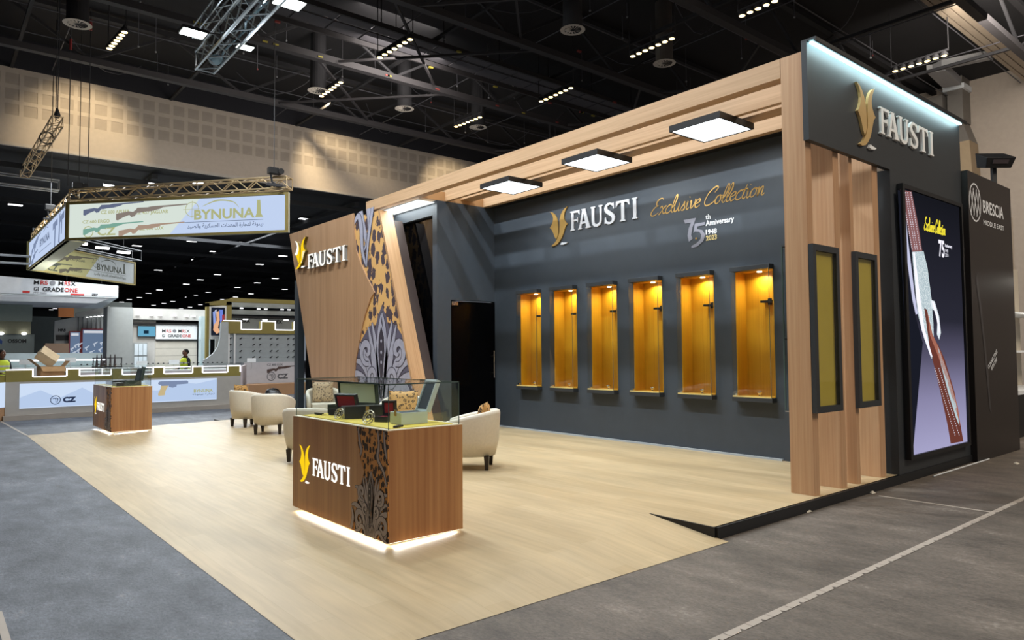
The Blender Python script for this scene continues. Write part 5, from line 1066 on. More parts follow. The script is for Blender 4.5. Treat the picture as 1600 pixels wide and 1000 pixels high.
# ================================================================== PEOPLE in yellow vests
def person(x, y, rot, lab, skin, name='person'):
    T = thing(name, lab, 'person', (x, y, 0), rot)
    def skinmesh(joints, edges, m, nm):
        me = bpy.data.meshes.new(nm); me.from_pydata([j[0] for j in joints], edges, []); o = bpy.data.objects.new(nm, me); COL.objects.link(o)
        md = o.modifiers.new('s', 'SKIN'); md.use_smooth_shade = True
        for i, j in enumerate(joints): me.skin_vertices[0].data[i].radius = (j[1], j[1] if len(j) < 3 else j[2])
        me.skin_vertices[0].data[0].use_root = True
        o.modifiers.new('u', 'SUBSURF').levels = 1
        dg = bpy.context.evaluated_depsgraph_get(); r = bpy.data.meshes.new_from_object(o.evaluated_get(dg)); bpy.data.objects.remove(o)
        r.materials.clear(); r.materials.append(m); q = bpy.data.objects.new(nm, r); COL.objects.link(q); q.parent = T; WM[q.name] = WM[T.name]; return q
    J = [((0,0,.95),.13,.15), ((0,0,1.15),.12,.15), ((.0,0,1.35),.12,.17), ((0,0,1.47),.07,.09), ((.01,0,1.54),.05,.05), ((0,.19,1.42),.06), ((0,.25,1.18),.045), ((.16,.18,1.06),.035), ((0,-.19,1.42),.06), ((0,-.25,1.18),.045), ((.18,-.16,1.08),.035),
         ((0,.10,.88),.09), ((.02,.11,.5),.06), ((0,.12,.1),.045), ((.12,.13,.05),.04), ((0,-.10,.88),.09), ((.02,-.11,.5),.06), ((0,-.12,.1),.045), ((.12,-.13,.05),.04)]
    E_ = [(0,1),(1,2),(2,3),(3,4),(2,5),(5,6),(6,7),(2,8),(8,9),(9,10),(0,11),(11,12),(12,13),(13,14),(0,15),(15,16),(16,17),(17,18)]
    skinmesh(J, E_, mat('dark_clothing', '#1c1f26', .8), 'body')
    for s, (hx, hy, hz) in ((1, (.16,.18,1.06)), (-1, (.18,-.16,1.08))):
        j = [((hx,hy,hz),.028), ((hx+.08,hy-s*.01,hz),.032)]; e = [(0,1)]
        for k in range(4):
            b = len(j); dy = (k-1.5)*.02; L_ = (.07,.08,.075,.06)[k]
            j += [((hx+.10,hy+dy,hz),.010), ((hx+.10+L_*.6,hy+dy*1.1,hz-.012),.009), ((hx+.10+L_,hy+dy*1.1,hz-.035),.008)]; e += [(1,b),(b,b+1),(b+1,b+2)]
        b = len(j); j += [((hx+.05,hy-s*.035,hz),.011), ((hx+.09,hy-s*.055,hz-.01),.009)]; e += [(0,b),(b,b+1)]
        skinmesh(j, e, skin, 'hand')
    h = MB().ball((.015,0,1.635), .098, .076, .118, 16, 12)
    for i, v in enumerate(h.v):
        if v.z < 1.60: h.v[i] = Vector((.02+(v.x-.02)*(.92 if v.x > 0 else .8), v.y*(.75+.25*(v.z-1.51)/.09), v.z))
    h.tube((.01,0,1.5), (.01,0,1.57), .052, 10); hd = h.build('head', skin, T, local=True, smooth=True)
    n = MB().add([(.10,0,1.665),(.105,.016,1.62),(.105,-.016,1.62),(.133,0,1.622)], [(0,1,3),(0,3,2),(1,2,3),(0,2,1)]); n.build('nose', skin, hd, local=True)
    for s in (1,-1):
        MB().ball((.098,s*.03,1.648), .009, .013, .007, 8, 6).build('eye', mat('eye_white', '#e8e4de', .3), hd, local=True); MB().ball((.006,s*.077,1.635), .018, .009, .028, 8, 6).build('ear', skin, hd, local=True)
    MB().ball((.1,0,1.585), .008, .024, .006, 8, 6).build('mouth', mat('lip', '#8a4a42', .5), hd, local=True)
    MB().ball((-.012,0,1.668), .103, .083, .103, 16, 10).build('hair', mat('black_hair', '#15110f', .8), T, local=True, smooth=True)
    # vest: open shell round the chest
    m = MB(); N = 20; rows = [(.98,.155,.185),(1.12,.15,.185),(1.28,.155,.205),(1.40,.145,.20),(1.46,.09,.13)]
    for z, a, b in rows:
        for i in range(N): t_ = 2*math.pi*i/N; m.v.append(Vector((a*math.cos(t_)+.005, b*math.sin(t_), z)))
    for j in range(len(rows)-1):
        for i in range(N): m.f.append((j*N+i, j*N+(i+1) % N, (j+1)*N+(i+1) % N, (j+1)*N+i))
    v = m.build('safety_vest', mat('hi_vis_yellow', '#d6e63c', .7), T, local=True, smooth=True)
    for z in (1.12, 1.26):
        s = MB(); 
        for zz in (z, z+.05):
            for i in range(N): t_ = 2*math.pi*i/N; s.v.append(Vector((.160*math.cos(t_)+.005, .207*math.sin(t_), zz)))
        for i in range(N): s.f.append((i, (i+1) % N, N+(i+1) % N, N+i))
        s.build('reflective_band', mat('silver_band', '#c9ccc9', .3), v, local=True)
    return T
p = at(290, 553, 1, 26.0)
person(p.x, 26.0, math.radians(195), 'person in a yellow safety vest over dark clothes standing behind the counter, seen side on', mat('skin_brown', '#6e4a38', .6))
p = at(3, 560, 1, 25.0)
person(p.x, 25.0, math.radians(-60), 'person in a yellow safety vest at the left edge of the view behind the counter', mat('skin_brown', '#6e4a38', .6))
# ================================================================== HANGING BANNER RING
def box_truss(T, p0, p1, w, n, r, m, rb=None, faces=(0,1,2,3), brname='brace'):
    """square lattice girder: four chords and zig-zag braces, each its own part"""
    p0, p1 = Vector(p0), Vector(p1); d = (p1-p0).normalized(); a = d.cross(Vector((0,0,1))); a = a.normalized() if a.length > .1 else Vector((1,0,0)); b = a.cross(d); rb = rb or r*.5
    c = [(a*i+b*j)*w/2 for i, j in ((-1,-1),(1,-1),(1,1),(-1,1))]; L_ = (p1-p0).length
    for q in c: MB().tube(p0+q, p1+q, r, 6).build('chord', m, T)
    for k in faces:
        q, s = c[k], c[(k+1) % 4]
        for i in range(n):
            u, v = p0+d*L_*i/n, p0+d*L_*(i+1)/n
            MB().tube(*((u+q, v+s) if i % 2 else (u+s, v+q)), rb, 5).build(brname, m, T)
    for e in (p0, p1):
        for k in range(4): MB().tube(e+c[k], e+c[(k+1) % 4], rb, 5).build('end_tube', m, T)
A, B, C_, D_ = Vector((3.39, 36.0, 5.2)), Vector((3.42, 26.04, 5.2)), Vector((8.32, 20.37, 5.2)), Vector((8.5, 41.0, 5.2)); HB = 1.22
GF = mat('gold_banner_frame', '#8a7a45', .5)
T = thing('hanging_banner', 'large lit four sided banner ring hung from trusses, printed with rifles and gold lettering', 'banner', (5.9, 30, 5.2))
def side(P, Q, face, lit, fr_out):
    """P left and Q right as seen from the reading side"""
    u = (Q-P).normalized(); L_ = (Q-P).length; G = Fr(P, u); n = G.n
    def slab(a0, b0, a1, b1, n0_, n1): return MB().add([G.P(a0,b0,n0_),G.P(a1,b0,n0_),G.P(a1,b1,n0_),G.P(a0,b1,n0_),G.P(a0,b0,n1),G.P(a1,b0,n1),G.P(a1,b1,n1),G.P(a0,b1,n1)], [(0,3,2,1),(4,5,6,7),(0,1,5,4),(1,2,6,5),(2,3,7,6),(3,0,4,7)])
    
    slab(0, 0, L_, HB, -.1, 0).build('banner_face', mat('banner_back', '#a5a596', .8) if lit else face, T)
    f_ = .07
    for q in ((0,0,f_*1.3,HB),(L_-f_*1.3,0,L_,HB),(f_*1.3,0,L_-f_*1.3,f_),(f_*1.3,HB-f_,L_-f_*1.3,HB)): slab(*q, -.01, .03).build('frame_bar', GF, T)
    return G, L_
G, L_ = side(B, C_, LBX2, True, 1)
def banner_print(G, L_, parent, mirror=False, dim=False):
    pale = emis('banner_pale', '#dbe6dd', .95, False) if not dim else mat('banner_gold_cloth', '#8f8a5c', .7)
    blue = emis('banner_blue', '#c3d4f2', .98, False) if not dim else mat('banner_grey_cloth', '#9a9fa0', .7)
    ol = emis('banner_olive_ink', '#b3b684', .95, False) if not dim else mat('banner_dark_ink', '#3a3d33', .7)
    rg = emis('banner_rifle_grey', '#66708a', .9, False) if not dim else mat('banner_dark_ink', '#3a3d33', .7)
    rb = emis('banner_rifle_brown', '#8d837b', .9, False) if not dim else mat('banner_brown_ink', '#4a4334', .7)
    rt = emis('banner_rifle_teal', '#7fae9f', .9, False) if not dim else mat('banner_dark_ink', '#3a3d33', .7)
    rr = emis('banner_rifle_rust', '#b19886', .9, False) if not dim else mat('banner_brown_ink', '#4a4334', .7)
    s = L_/7.5
    shape([[(.1,.08),(3.6*s,.08),(4.6*s,HB-.08),(.1,HB-.08)]], G, .001, 0).build('print_ground', pale, parent)
    shape([[(3.6*s,.08),(L_-.1,.08),(L_-.1,HB-.08),(4.6*s,HB-.08)]], G, .001, 0).build('print_ground', blue, parent)
    for (x, y, l, m) in ((.6,.98,2.1,rg), (1.75,.82,2.45,rb), (.6,.36,2.1,rt), (1.85,.28,2.25,rr)):
        mb = MB(); rifle(G, x*s, y, l*s, None, mb, n0=.006, k=.8 if dim else .72); mb.build('picture_rifle', m, parent)
    mb = MB(); text('CZ 600 APLHA', G, 1.22*s, .80, .15, mb, .005, .003, width=1.0*s); text('CZ 457 JAGUAR', G, 2.4*s, .74, .15, mb, .005, .003, width=1.15*s); text('CZ 600 ERGO', G, .58*s, .52, .14, mb, .005, .003, width=.95*s); text('CZ 600 LUX', G, 2.55*s, .24, .14, mb, .005, .003, width=.85*s)
    text('CZ', G, 1.1*s, .13, .36, mb, .003, .01, width=.65*s); ring((.78*s, .25), .17, .03, G, .003, mb)
    mb.build('lettering', ol, parent)
    x = 4.3*s; mb = MB(); ring((x+.05*s, .82), .22, .02, G, .005, mb); stroke([(x-.25*s,.82),(x+.3*s,.82)], .012, G, .005, mb, 1); stroke([(x+.05*s,.55),(x+.05*s,1.08)], .012, G, .005, mb, 1)
    text('BYNUNA', G, x+.12*s, .50, .42, mb, .006, .012, width=2.0*s); shape([[(x+2.14*s,.50),(x+2.4*s,.50),(x+2.33*s,.6),(x+2.30*s,1.02),(x+2.2*s,1.02),(x+2.18*s,.6)]], G, .006, 0, mb)
    stroke([(x+.4*s,.9),(x+.9*s,1.06),(x+1.4*s,1.0),(x+1.6*s,.82)], [.01,.05,.03,.01], G, .006, mb); mb.build('lettering', ol, parent)
    ar = [0xFEAA,0xFEF4,0xFEBC,0xFEDF,0xFE8D,0xFEED,0x20,0xFE94,0xFEF3,0xFEAE,0xFEDC,0xFEB4,0xFECC,0xFEDF,0xFE8D,0x20,0xFE95,0xFE8D,0xFEAA,0xFECC,0xFEE4,0xFEDF,0xFE8D,0x20,0xFE93,0xFEAD,0xFE8E,0xFEA0,0xFE98,0xFEDF,0x20,0xFE94,0xFEE7,0xFEEE,0xFEE8,0xFEF4,0xFE91]
    mb = MB(); stroke([(x-.2*s,.42),(x+2.4*s,.42)], .015, G, .006, mb, 1); text(''.join(chr(c) for c in ar), G, x-.1*s, .24, .17, mb, .006, .002, width=2.5*s); mb.build('lettering', emis('banner_navy_ink', '#5d6a88', .9, False) if not dim else mat('banner_dark_ink', '#3a3d33', .7), parent)
banner_print(G, L_, T)
G, L_ = side(A, B, LBX2, True, 1)
shape([[(.1,.08),(L_-.1,.08),(L_-.1,HB-.08),(.1,HB-.08)]], G, .001, 0).build('print_ground', emis('banner_blue', '#c3d4f2', .98, False), T)
mb = MB()
for (x, y) in ((1.0,.75),(1.0,.3),(1.8,.85)): rifle(G, x, y, 2.0, None, mb, k=1.2)
mb.build('picture_rifle', INKG, T); mb = MB(); text('BYNUNA', G, 3.6, .55, .4, mb, .005, .01, width=2.6); stroke([(3.4,.35),(6.6,.35)], .02, G, .005, mb, 1); stroke([(4.6,1.0),(5.2,1.1),(5.8,1.0)], .03, G, .005, mb, 3); mb.build('lettering', emis('banner_navy_ink', '#5d6a88', .9, False), T)
mb = MB(); shape([[(7.0,.95),(8.1,1.0),(8.1,.78),(7.7,.78),(7.6,.1),(7.35,.1),(7.4,.75),(7.0,.72)]], G, .004, 0, mb); shape([[(8.5,1.05),(8.7,1.1),(8.6,.1),(8.3,.15)]], G, .004, 0, mb); shape([[(8.6,.95),(9.5,1.05),(9.5,.8),(9.1,.8),(9.05,.35),(8.85,.35),(8.85,.78),(8.6,.76)]], G, .004, 0, mb); mb.build('picture_rifle', INKG, T)
# inner faces: the far side is seen from inside the ring
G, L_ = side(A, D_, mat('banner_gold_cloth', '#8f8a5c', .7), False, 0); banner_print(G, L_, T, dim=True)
u = (A-B).normalized()
MB().hexa([A+Vector((0,0,0)), B, B+Vector((.55,.1,0)), A+Vector((.55,0,0))], [v+Vector((0,0,.03)) for v in (A, B, B+Vector((.55,.1,0)), A+Vector((.55,0,0)))]).build('underside_strip', mat('cream_cloth', '#cfc9a6', .8), T)
TR = mat('gold_lit_aluminium', '#c4ab84', .4, .3)
T = thing('banner_truss', 'gold lit square lattice truss along the top of the front banner face', 'truss', (5.9, 23.2, 6.5), 0, 'trusses carrying the banner ring')
up = Vector((0,0,1.42)); inn = Vector((.2,.2,0)); box_truss(T, B+up+inn+Vector((0,0,.06)), C_+up+inn*.3+Vector((0,0,.08)), .34, 18, .03, TR, .018)
T = thing('banner_truss', 'lattice truss along the top of the left banner face, running away from the view', 'truss', (3.5, 31, 6.5), 0, 'trusses carrying the banner ring')
box_truss(T, A+up+Vector((.2,0,0)), B+up+Vector((.2,0,0)), .26, 20, .025, TR, .014)
T = thing('banner_truss', 'pale lattice truss above the dim inner banner face', 'truss', (6, 38, 6.5), 0, 'trusses carrying the banner ring')
box_truss(T, A+up+Vector((.3,-.3,.1)), D_+up+Vector((0,-.3,.1)), .5, 14, .03, mat('dim_aluminium', '#7d7f82', .5, .5), .014, faces=(0,))
for i, (px, py, lab) in enumerate(((170, 288, 'left of the three'), (240, 286, 'middle of the three'), (309, 284, 'right of the three'))):
    p = at(px, py, 2, 7.05)
    T = thing('flood_lamp', 'small white flood lamp on top of the front banner truss, '+lab, 'lamp', (p.x, p.y, 6.8), 0, 'flood lamps on the banner truss')
    MB().box(p.x-.15, p.y-.06, 7.02, p.x+.15, p.y+.06, 7.06).build('lamp_head', BLK, T); MB().box(p.x-.14, p.y-.10, 6.985, p.x+.14, p.y+.05, 7.02).build('lit_face', E_W, T); MB().box(p.x-.015, p.y-.01, 6.75, p.x+.015, p.y+.01, 7.02).build('bracket', STEELD, T)
for i, (px, py, lab) in enumerate(((125, 379, 'left of the three'), (160, 386, 'middle of the three'), (193, 393, 'right of the three'))):
    p = at(px, py, 2, 7.0)
    T = thing('flood_lamp', 'bright flood lamp over the dim inner banner face, '+lab, 'lamp', (p.x, p.y, 6.8), 0, 'flood lamps over the inner banner')
    MB().box(p.x-.3, p.y-.1, 7.0, p.x+.3, p.y+.1, 7.06).build('lamp_head', BLK, T); MB().box(p.x-.3, p.y-.12, 6.9, p.x+.3, p.y+.08, 7.0).build('lit_face', E_W, T); MB().tube((p.x, p.y, 7.06), (p.x, p.y, 9.04), .015, 5).build('hanger', STEELD, T)
HOISTS = [((7.91, 20.45), 'black chain hoist and clamp above the right corner of the banner', 7.0), ((3.75, 26.1), 'dark hoist and clamps at the front left corner of the banner', 7.0), ((3.45, 30.0), 'dark hoist halfway along the left banner face', 6.9)]
for (x, y), lab, z in HOISTS:
    T = thing('chain_hoist', lab, 'hoist', (x, y, z-.3), 0, 'chain hoists over the banner ring')
    MB().box(x-.18, y-.1, z-.1, x+.12, y+.1, z+.1).build('motor', BLK, T, bevel=.02); MB().tube((x+.18, y-.12, z), (x+.18, y+.12, z), .09, 12).build('chain_bucket', BLK, T)
    MB().path([(x-.1,y,z-.1),(x-.05,y,z-.35),(x+.1,y,z-.4)], .03).build('hook', STEELD, T); MB().box(x-.22, y-.05, z-.45, x+.25, y+.05, z-.38).build('clamp', STEELD, T)
    MB().tube((x, y, z+.1), (x, y, 12.8), .012, 5).build('chain', STEELD, T)
# second hanging box with red and black lettering
T = thing('hanging_banner', 'plain white hanging box with red and black lettering, left of the lit ring', 'banner', (3, 32.5, 3.7))
p = [Vector((-4, 33.2, 0)), Vector((6.03, 32.0, 0)), Vector((6.8, 40, 0)), Vector((-4, 42, 0))]
MB().hexa([v+Vector((0,0,3.92)) for v in p], [v+Vector((0,0,4.9 if i in (0, 3) else 4.36)) for i, v in enumerate(p)]).build('box_face', mat('white_lit_cloth', '#c6cbd2', .7), T)
q = [v+Vector((0,0,3.9)) for v in p]; MB().hexa([v+Vector((0,0,-.02)) for v in q], q).build('underside', mat('white_lit_cloth_under', '#dfe8ec', .7), T)
MB().hexa([Vector((-4,33.2,3.62)), Vector((5.3,32.2,3.64)), Vector((5.3,36,3.64)), Vector((-4,36,3.62))], [Vector((-4,33.2,3.9)), Vector((5.9,32.05,3.9)), Vector((5.9,36,3.9)), Vector((-4,36,3.9))]).build('lower_band', mat('white_lit_cloth', '#c6cbd2', .7), T)
du = (p[1]-p[0]).normalized(); G = Fr(p[0]+Vector((0,0,0)), du); nudge = .01
m0 = (at(53, 441, 1, 32.4)-p[0]).dot(du)
class _G: pass
G = Fr(p[0]-du.cross(Vector((0,0,1)))*0 + G.n*.01, du)
mrs(G, m0, 4.08, .22, T)
m = MB(); shape([[(m0-.35,3.96),(m0-.12,3.96),(m0-.12,4.04),(m0-.35,4.04)]], G, .004, 0, m); shape([[(m0+1.2,3.93),(m0+1.65,3.93),(m0+1.65,3.99),(m0+1.2,3.99)]], G, .004, 0, m); m.build('red_tag', REDP, T)
m = MB(); text('ZEV', G, m0+1.9, 3.93, .12, m, .004, .006); text('FIRST MARK', G, m0, 3.95, .08, m, .004); m.build('lettering', BLKP, T)
T = thing('lattice_truss', 'pale lattice truss above the plain white hanging box at the left edge', 'truss', (0, 33.5, 5.3)); box_truss(T, (-3, 35, 5.45), (3.3, 34.5, 5.45), .3, 12, .03, mat('dim_aluminium', '#7d7f82', .5, .5), .014, faces=(0,))
T = thing('grey_hanging_board', 'grey green board hanging below the white box at the left edge', 'board', (2, 34.4, 3.1)); MB().box(-3, 34.4, 2.95, 3.4, 34.5, 3.62).build('board', mat('grey_green_board', '#87918a', .7), T)
# ================================================================== FAR CEILING
FL = [(214,384),(300,377),(380,379),(335,393),(442,400),(306,406),(406,413),(277,415),(372,421),(247,422),(340,429),(430,435),(313,437),(402,442),(291,444),(371,449),(249,453),(445,452),(325,457),(392,459),(232,458),(305,461),(218,465),(207,440),(287,464),(368,464),(348,468),(270,471),(256,474),(313,476),(240,477),(297,480),(283,482),(202,468),(190,472),(177,475),(165,480),(112,473),(103,478),(94,480),(86,482),(80,484),(74,487),(61,492),(44,471),(37,476),(32,478),(7,490),(476,342),(24,320),(29,376),(462,372),(448,425),(455,470),(422,472),(600,332),(640,328)]
FLT = None
for px, py in FL:
    p = at(px, py, 2, 8.95)
    if FLT is None:
        FLT = thing('ceiling_downlight', 'small bright white downlight cluster in the black ceiling of the far hall', 'ceiling light', (0,0,0), 0, 'downlights of the far hall')
        MB().box(-.34, -.2, 0, .34, .2, .05).build('housing', BLK, FLT, local=True)
        for dx in (-.2, 0, .2): MB().box(dx-.09, -.15, -.02, dx+.09, .15, 0).build('lamp', E_FAR, FLT, local=True)
        o = FLT
    else: o = clone(FLT, p)
    o.location = p; o.rotation_euler = (0, 0, 0)
FB = mat('far_beam', '#1c1d20', .9)
for i in range(9):
    y = 31.5+i*7
    solo(MB().box(-20, y, 8.5, 55, y+.2, 8.7), 'roof_beam', FB, 'thin dark steel beam across the far hall ceiling', 'beam', 'roof beams of the far hall')
for i in range(5):
    x = -2+i*9; solo(MB().box(x, 31, 8.7, x+.2, 110, 8.9), 'roof_beam', FB, 'thin dark steel beam across the far hall ceiling', 'beam', 'roof beams of the far hall')
# ================================================================== NEAR CEILING STEELWORK
STB = mat('painted_roof_steel', '#322f31', .7); STD = mat('dark_roof_steel', '#262528', .8)
for i, (y, lab) in enumerate(((11.4, 'black roof truss nearest the camera, above the sign'), (16.2, 'black roof truss crossing above the middle of the canopy'), (21.1, 'black roof truss crossing behind the floodlit aluminium truss'), (26.0, 'black roof truss farthest back, next to the beige bulkhead'), (6.6, 'black roof truss at the top right corner of the view'))):
    T = thing('roof_truss', lab, 'truss', (10, y, 11), 0, 'roof trusses of the near hall')
    zb_, ztp = 11.0, 12.7
    MB().box(-8, y-.12, zb_, 33.5, y+.12, zb_+.2).build('bottom_chord', STB, T); MB().box(-8, y-.1, ztp-.15, 33.5, y+.1, ztp).build('top_chord', STD, T)
    x = -6.8+(i % 2)*1.2; up_ = True
    while x < 32:
        MB().bar((x, y, zb_+.15), (x+2.4, y, ztp-.1), .08) .build('diagonal', STD, T) if up_ else MB().bar((x, y, ztp-.1), (x+2.4, y, zb_+.15), .08).build('diagonal', STD, T)
        x += 2.4; up_ = not up_
for i, x in enumerate((2.2, 7.4, 12.6, 17.8, 23.0, 28.2)):
    solo(MB().bar((x, 5, 11.75), (x, 30, 11.75), .1), 'roof_purlin', STD, 'long thin dark purlin under the roof, '+('leftmost of the six','second from the left','third from the left','fourth from the left','fifth from the left','rightmost of the six')[i], 'beam', 'purlins of the near hall')
for i, (x, s) in enumerate(((9.5, 1), (14.6, -1), (19.8, 1), (25, -1))):
    for y in (11.4, 16.2, 21.1): solo(MB().bar((x, y+.1, 11.06+.12*(s>0)), (x+s*4.4, y+4.72, 11.06+.12*(s>0)), .07), 'wind_brace', STB, 'thin diagonal brace between two black roof trusses', 'brace', 'diagonal roof braces')
# catwalk
T = thing('ceiling_catwalk', 'grey panelled catwalk hung between the black roof trusses', 'catwalk', (15, 19.3, 11.5))
CWM = mat('catwalk_grey', '#4f4d52', .7); k = None
for r, y in enumerate((18.7, 19.45)):
    for i in range(24):
        x = -1+i*1.15
        if k is None: k = MB().box(0, 0, 0, 1.08, .62, .04).build('grating_panel', CWM, T, local=True).data; o = T.children[0] if T.children else None; o = bpy.data.objects['grating_panel']
        else: o = bpy.data.objects.new('grating_panel', k); COL.objects.link(o); o.parent = T
        o.location = (x-15, y-19.3, 0.1)
for y in (18.62, 20.12): MB().box(-2, y, 11.45, 27, y+.08, 11.6).build('side_rail', STB, T)
for i in range(12): MB().box(-1+i*2.3, 18.6, 11.6, -.94+i*2.3, 20.2, 12.75).build('hanger', STD, T) if False else MB().tube((-1+i*2.3, 18.66, 11.6), (-1+i*2.3, 18.66, 12.8), .02, 5).build('hanger', STD, T)
# lamp bars
BARS = [((4.86,25.27),(4.71,27.27),'tilted warm lamp bar at the upper left, next to a round vent'), ((12.31,22.14),(12.38,19.89),'warm lamp bar right of the floodlit truss'), ((12.35,27.0),(12.28,24.85),'warm lamp bar beside a round vent above the beige bulkhead'), ((19.29,16.39),(19.21,14.33),'warm lamp bar above the middle of the canopy near a round vent'), ((19.8,21.83),(19.71,19.67),'warm lamp bar left of the one over the canopy'), ((18.93,26.78),(19.01,24.75),'smallest warm lamp bar, just above the beige bulkhead'), ((28.14,11.02),(28.02,9.03),'warm lamp bar directly above the sign wall'), ((19.62,12.2),(19.52,10.2),'warm lamp bar cut by the top edge of the view')]
KH = .876; ZH = 10.8
for (a, b, lab) in BARS:
    a = (a[0]*KH, a[1]*KH); b = (b[0]*KH, b[1]*KH)
    T = thing('lamp_bar', lab, 'lamp bar', ((a[0]+b[0])/2, (a[1]+b[1])/2, ZH), 0, 'bars of seven warm lamps')
    a3, b3 = Vector((*a, ZH)), Vector((*b, ZH)); MB().bar(a3+Vector((0,0,.16)), b3+Vector((0,0,.16)), .06).build('rail', STD, T)
    for i in range(7):
        c = a3.lerp(b3, (i+.5)/7)
        l = MB().lathe(c, [(.115,0),(.115,.05),(.06,.14)], 12).build('lamp', STD, T); MB().lathe(c+Vector((0,0,-.012)), [(.08,0),(.08,.01)], 10).build('lit_face', E_WARM, l)
    for c in (a3, b3): MB().tube(c+Vector((0,0,.18)), (c.x, c.y, 12.8), .015, 5).build('hanger', STD, T)
VN = mat('vent_beige', '#c9bfb2', .6)
for (x, y), lab, drum in (((3.57,25.73),'round ceiling vent at the upper left',0), ((16.15,16.12),'round ceiling vent at the top right of the middle',0), ((11.98,26.38),'round ceiling vent half hidden by a lamp bar',0), ((15.78,26.04),'round ceiling vent over the middle of the bulkhead',0), ((19.8,26.09),'round ceiling vent near the smallest lamp bar',0), ((20.68,15.93),'round ceiling vent with dark drum below the lamp bar over the canopy',1)):
    x *= KH; y *= KH
    T = thing('ceiling_vent', lab, 'ceiling vent', (x, y, ZH), 0, 'round vents in the ceiling')
    MB().lathe((x, y, ZH+.012), [(.27,0),(.28,.04),(.26,2.0)], 20).build('drum', mat('vent_drum', '#57504a', .7) if drum else STD, T)
    m = MB(); n = 24; vs = []
    for r in (.36, .25): vs += [Vector((x+r*math.cos(2*math.pi*i/n), y+r*math.sin(2*math.pi*i/n), ZH)) for i in range(n)]
    m.add(vs, [(i, (i+1) % n, n+(i+1) % n, n+i) for i in range(n)]); m.build('rim', VN, T)
    for i in range(14):
        t_ = 2*math.pi*i/14; c = Vector((math.cos(t_), math.sin(t_), 0)); s = Vector((-math.sin(t_), math.cos(t_), 0)); o_ = Vector((x, y, ZH-.004))
        MB().add([o_+c*.05, o_+c*.25-s*.04, o_+c*.25+s*.04+Vector((0,0,.03))], [(0,1,2)]).build('vane', VN, T)
# pipes, cables, sprinklers
PIP = mat('cable_grey', '#55545a', .6); rnd = random.Random(3)
for i in range(9):
    y = 8+i*2.45; solo(MB().tube((-6, y, 12.0+.1*(i % 3)), (33, y+.15, 12.0+.1*(i % 3)), .02, 5), 'sprinkler_pipe', PIP, 'thin grey sprinkler pipe running across under the black ceiling', 'pipe', 'sprinkler pipes')
for i in range(8):
    x = -1+i*4.1; solo(MB().tube((x, 4, 11.9), (x+.3, 30, 11.9), .018, 5), 'sprinkler_pipe', PIP, 'thin grey sprinkler pipe running across under the black ceiling', 'pipe', 'sprinkler pipes')
for i in range(95):
    x = rnd.uniform(0, 30); y = rnd.uniform(9, 29); l = rnd.uniform(.35, 1.3)
    T = thing('hanging_rod', 'short thin rod with small fitting hanging from the black ceiling', 'rod', (x, y, 12.7-l), 0, 'rods hanging from the ceiling')
    MB().tube((x, y, 12.75-l), (x, y, 12.8), .012, 4).build('rod', PIP, T); MB().ball((x, y, 12.73-l), .035, n=6, m=4).build('fitting', mat('fitting_'+('red' if i % 6 == 0 else 'grey'), '#7c2d2a' if i % 6 == 0 else '#8b8b8e', .6), T)
for i in range(24):
    x = -1+i*1.15; y = (9.3, 13.2, 17.6, 23.4, 28.2)[i % 5]; a = rnd.uniform(-.9, .9); dx, dy = 1.6*math.cos(a), 1.6*math.sin(a); sg = rnd.uniform(.5, 1.0)
    solo(MB().path([Vector((x+dx*t, y+dy*t, 12.79-sg*(1-(t-1)**2))) for t in (0, .3, .65, 1, 1.35, 1.7, 2)], .013, 4), 'slack_cable', PIP, 'thin grey cable slung under the black ceiling', 'cable', 'cables slung under the ceiling')
for i in range(40):
    x = rnd.uniform(2, 26); o = solo(MB().box(x, 19, 11.4, x+.16, 19.08, 11.45), 'tag_plate', mat('tag_'+('yellow' if i % 2 else 'red'), '#9a8f3a' if i % 2 else '#8d3a35', .6), ('small yellow tag on the ceiling catwalk' if i % 2 else 'small red tag on the ceiling catwalk'), 'tag', 'yellow tags' if i % 2 else 'red tags'); o.location.y = rnd.choice((18.55, 20.2, 16.05, 21.0)); 
    if o.location.y in (16.05, 21.0): o.location.z = 11.05; o['label'] = o['label'].replace('ceiling catwalk', 'bottom chord of a roof truss'); o['group'] += ' on the trusses'
# hanging aluminium trusses
T = thing('aluminium_truss', 'bright square aluminium truss carrying flood lamps, hanging over the left of the canopy', 'truss', (6.2, 17, 10))
BRA = mat('bright_aluminium', '#aeb6bb', .3, .7)
box_truss(T, (6.28, 21.7, 10.26), (6.05, 8.0, 10.26), .52, 26, .045, BRA, .022)
box_truss(T, (5.75, 20.5, 10.55), (5.55, 12, 10.55), .3, 16, .03, BRA, .016, faces=(0,1))
MB().ball((6.35, 20.9, 10.1), .18, .3, .12).build('cable_bundle', mat('pale_cable', '#8fb0c4', .5), T)
MB().path([(6.5,20.8,10.25),(6.3,19.9,10.05),(6.5,18.9,10.28),(6.2,18,10.1),(6.4,17,10.3)], .03).build('cable_bundle', mat('pale_cable', '#8fb0c4', .5), T)
for y in (20, 14.5): MB().tube((6.2, y, 10.5), (6.2, y, 12.8), .015, 5).build('chain', STEELD, T)
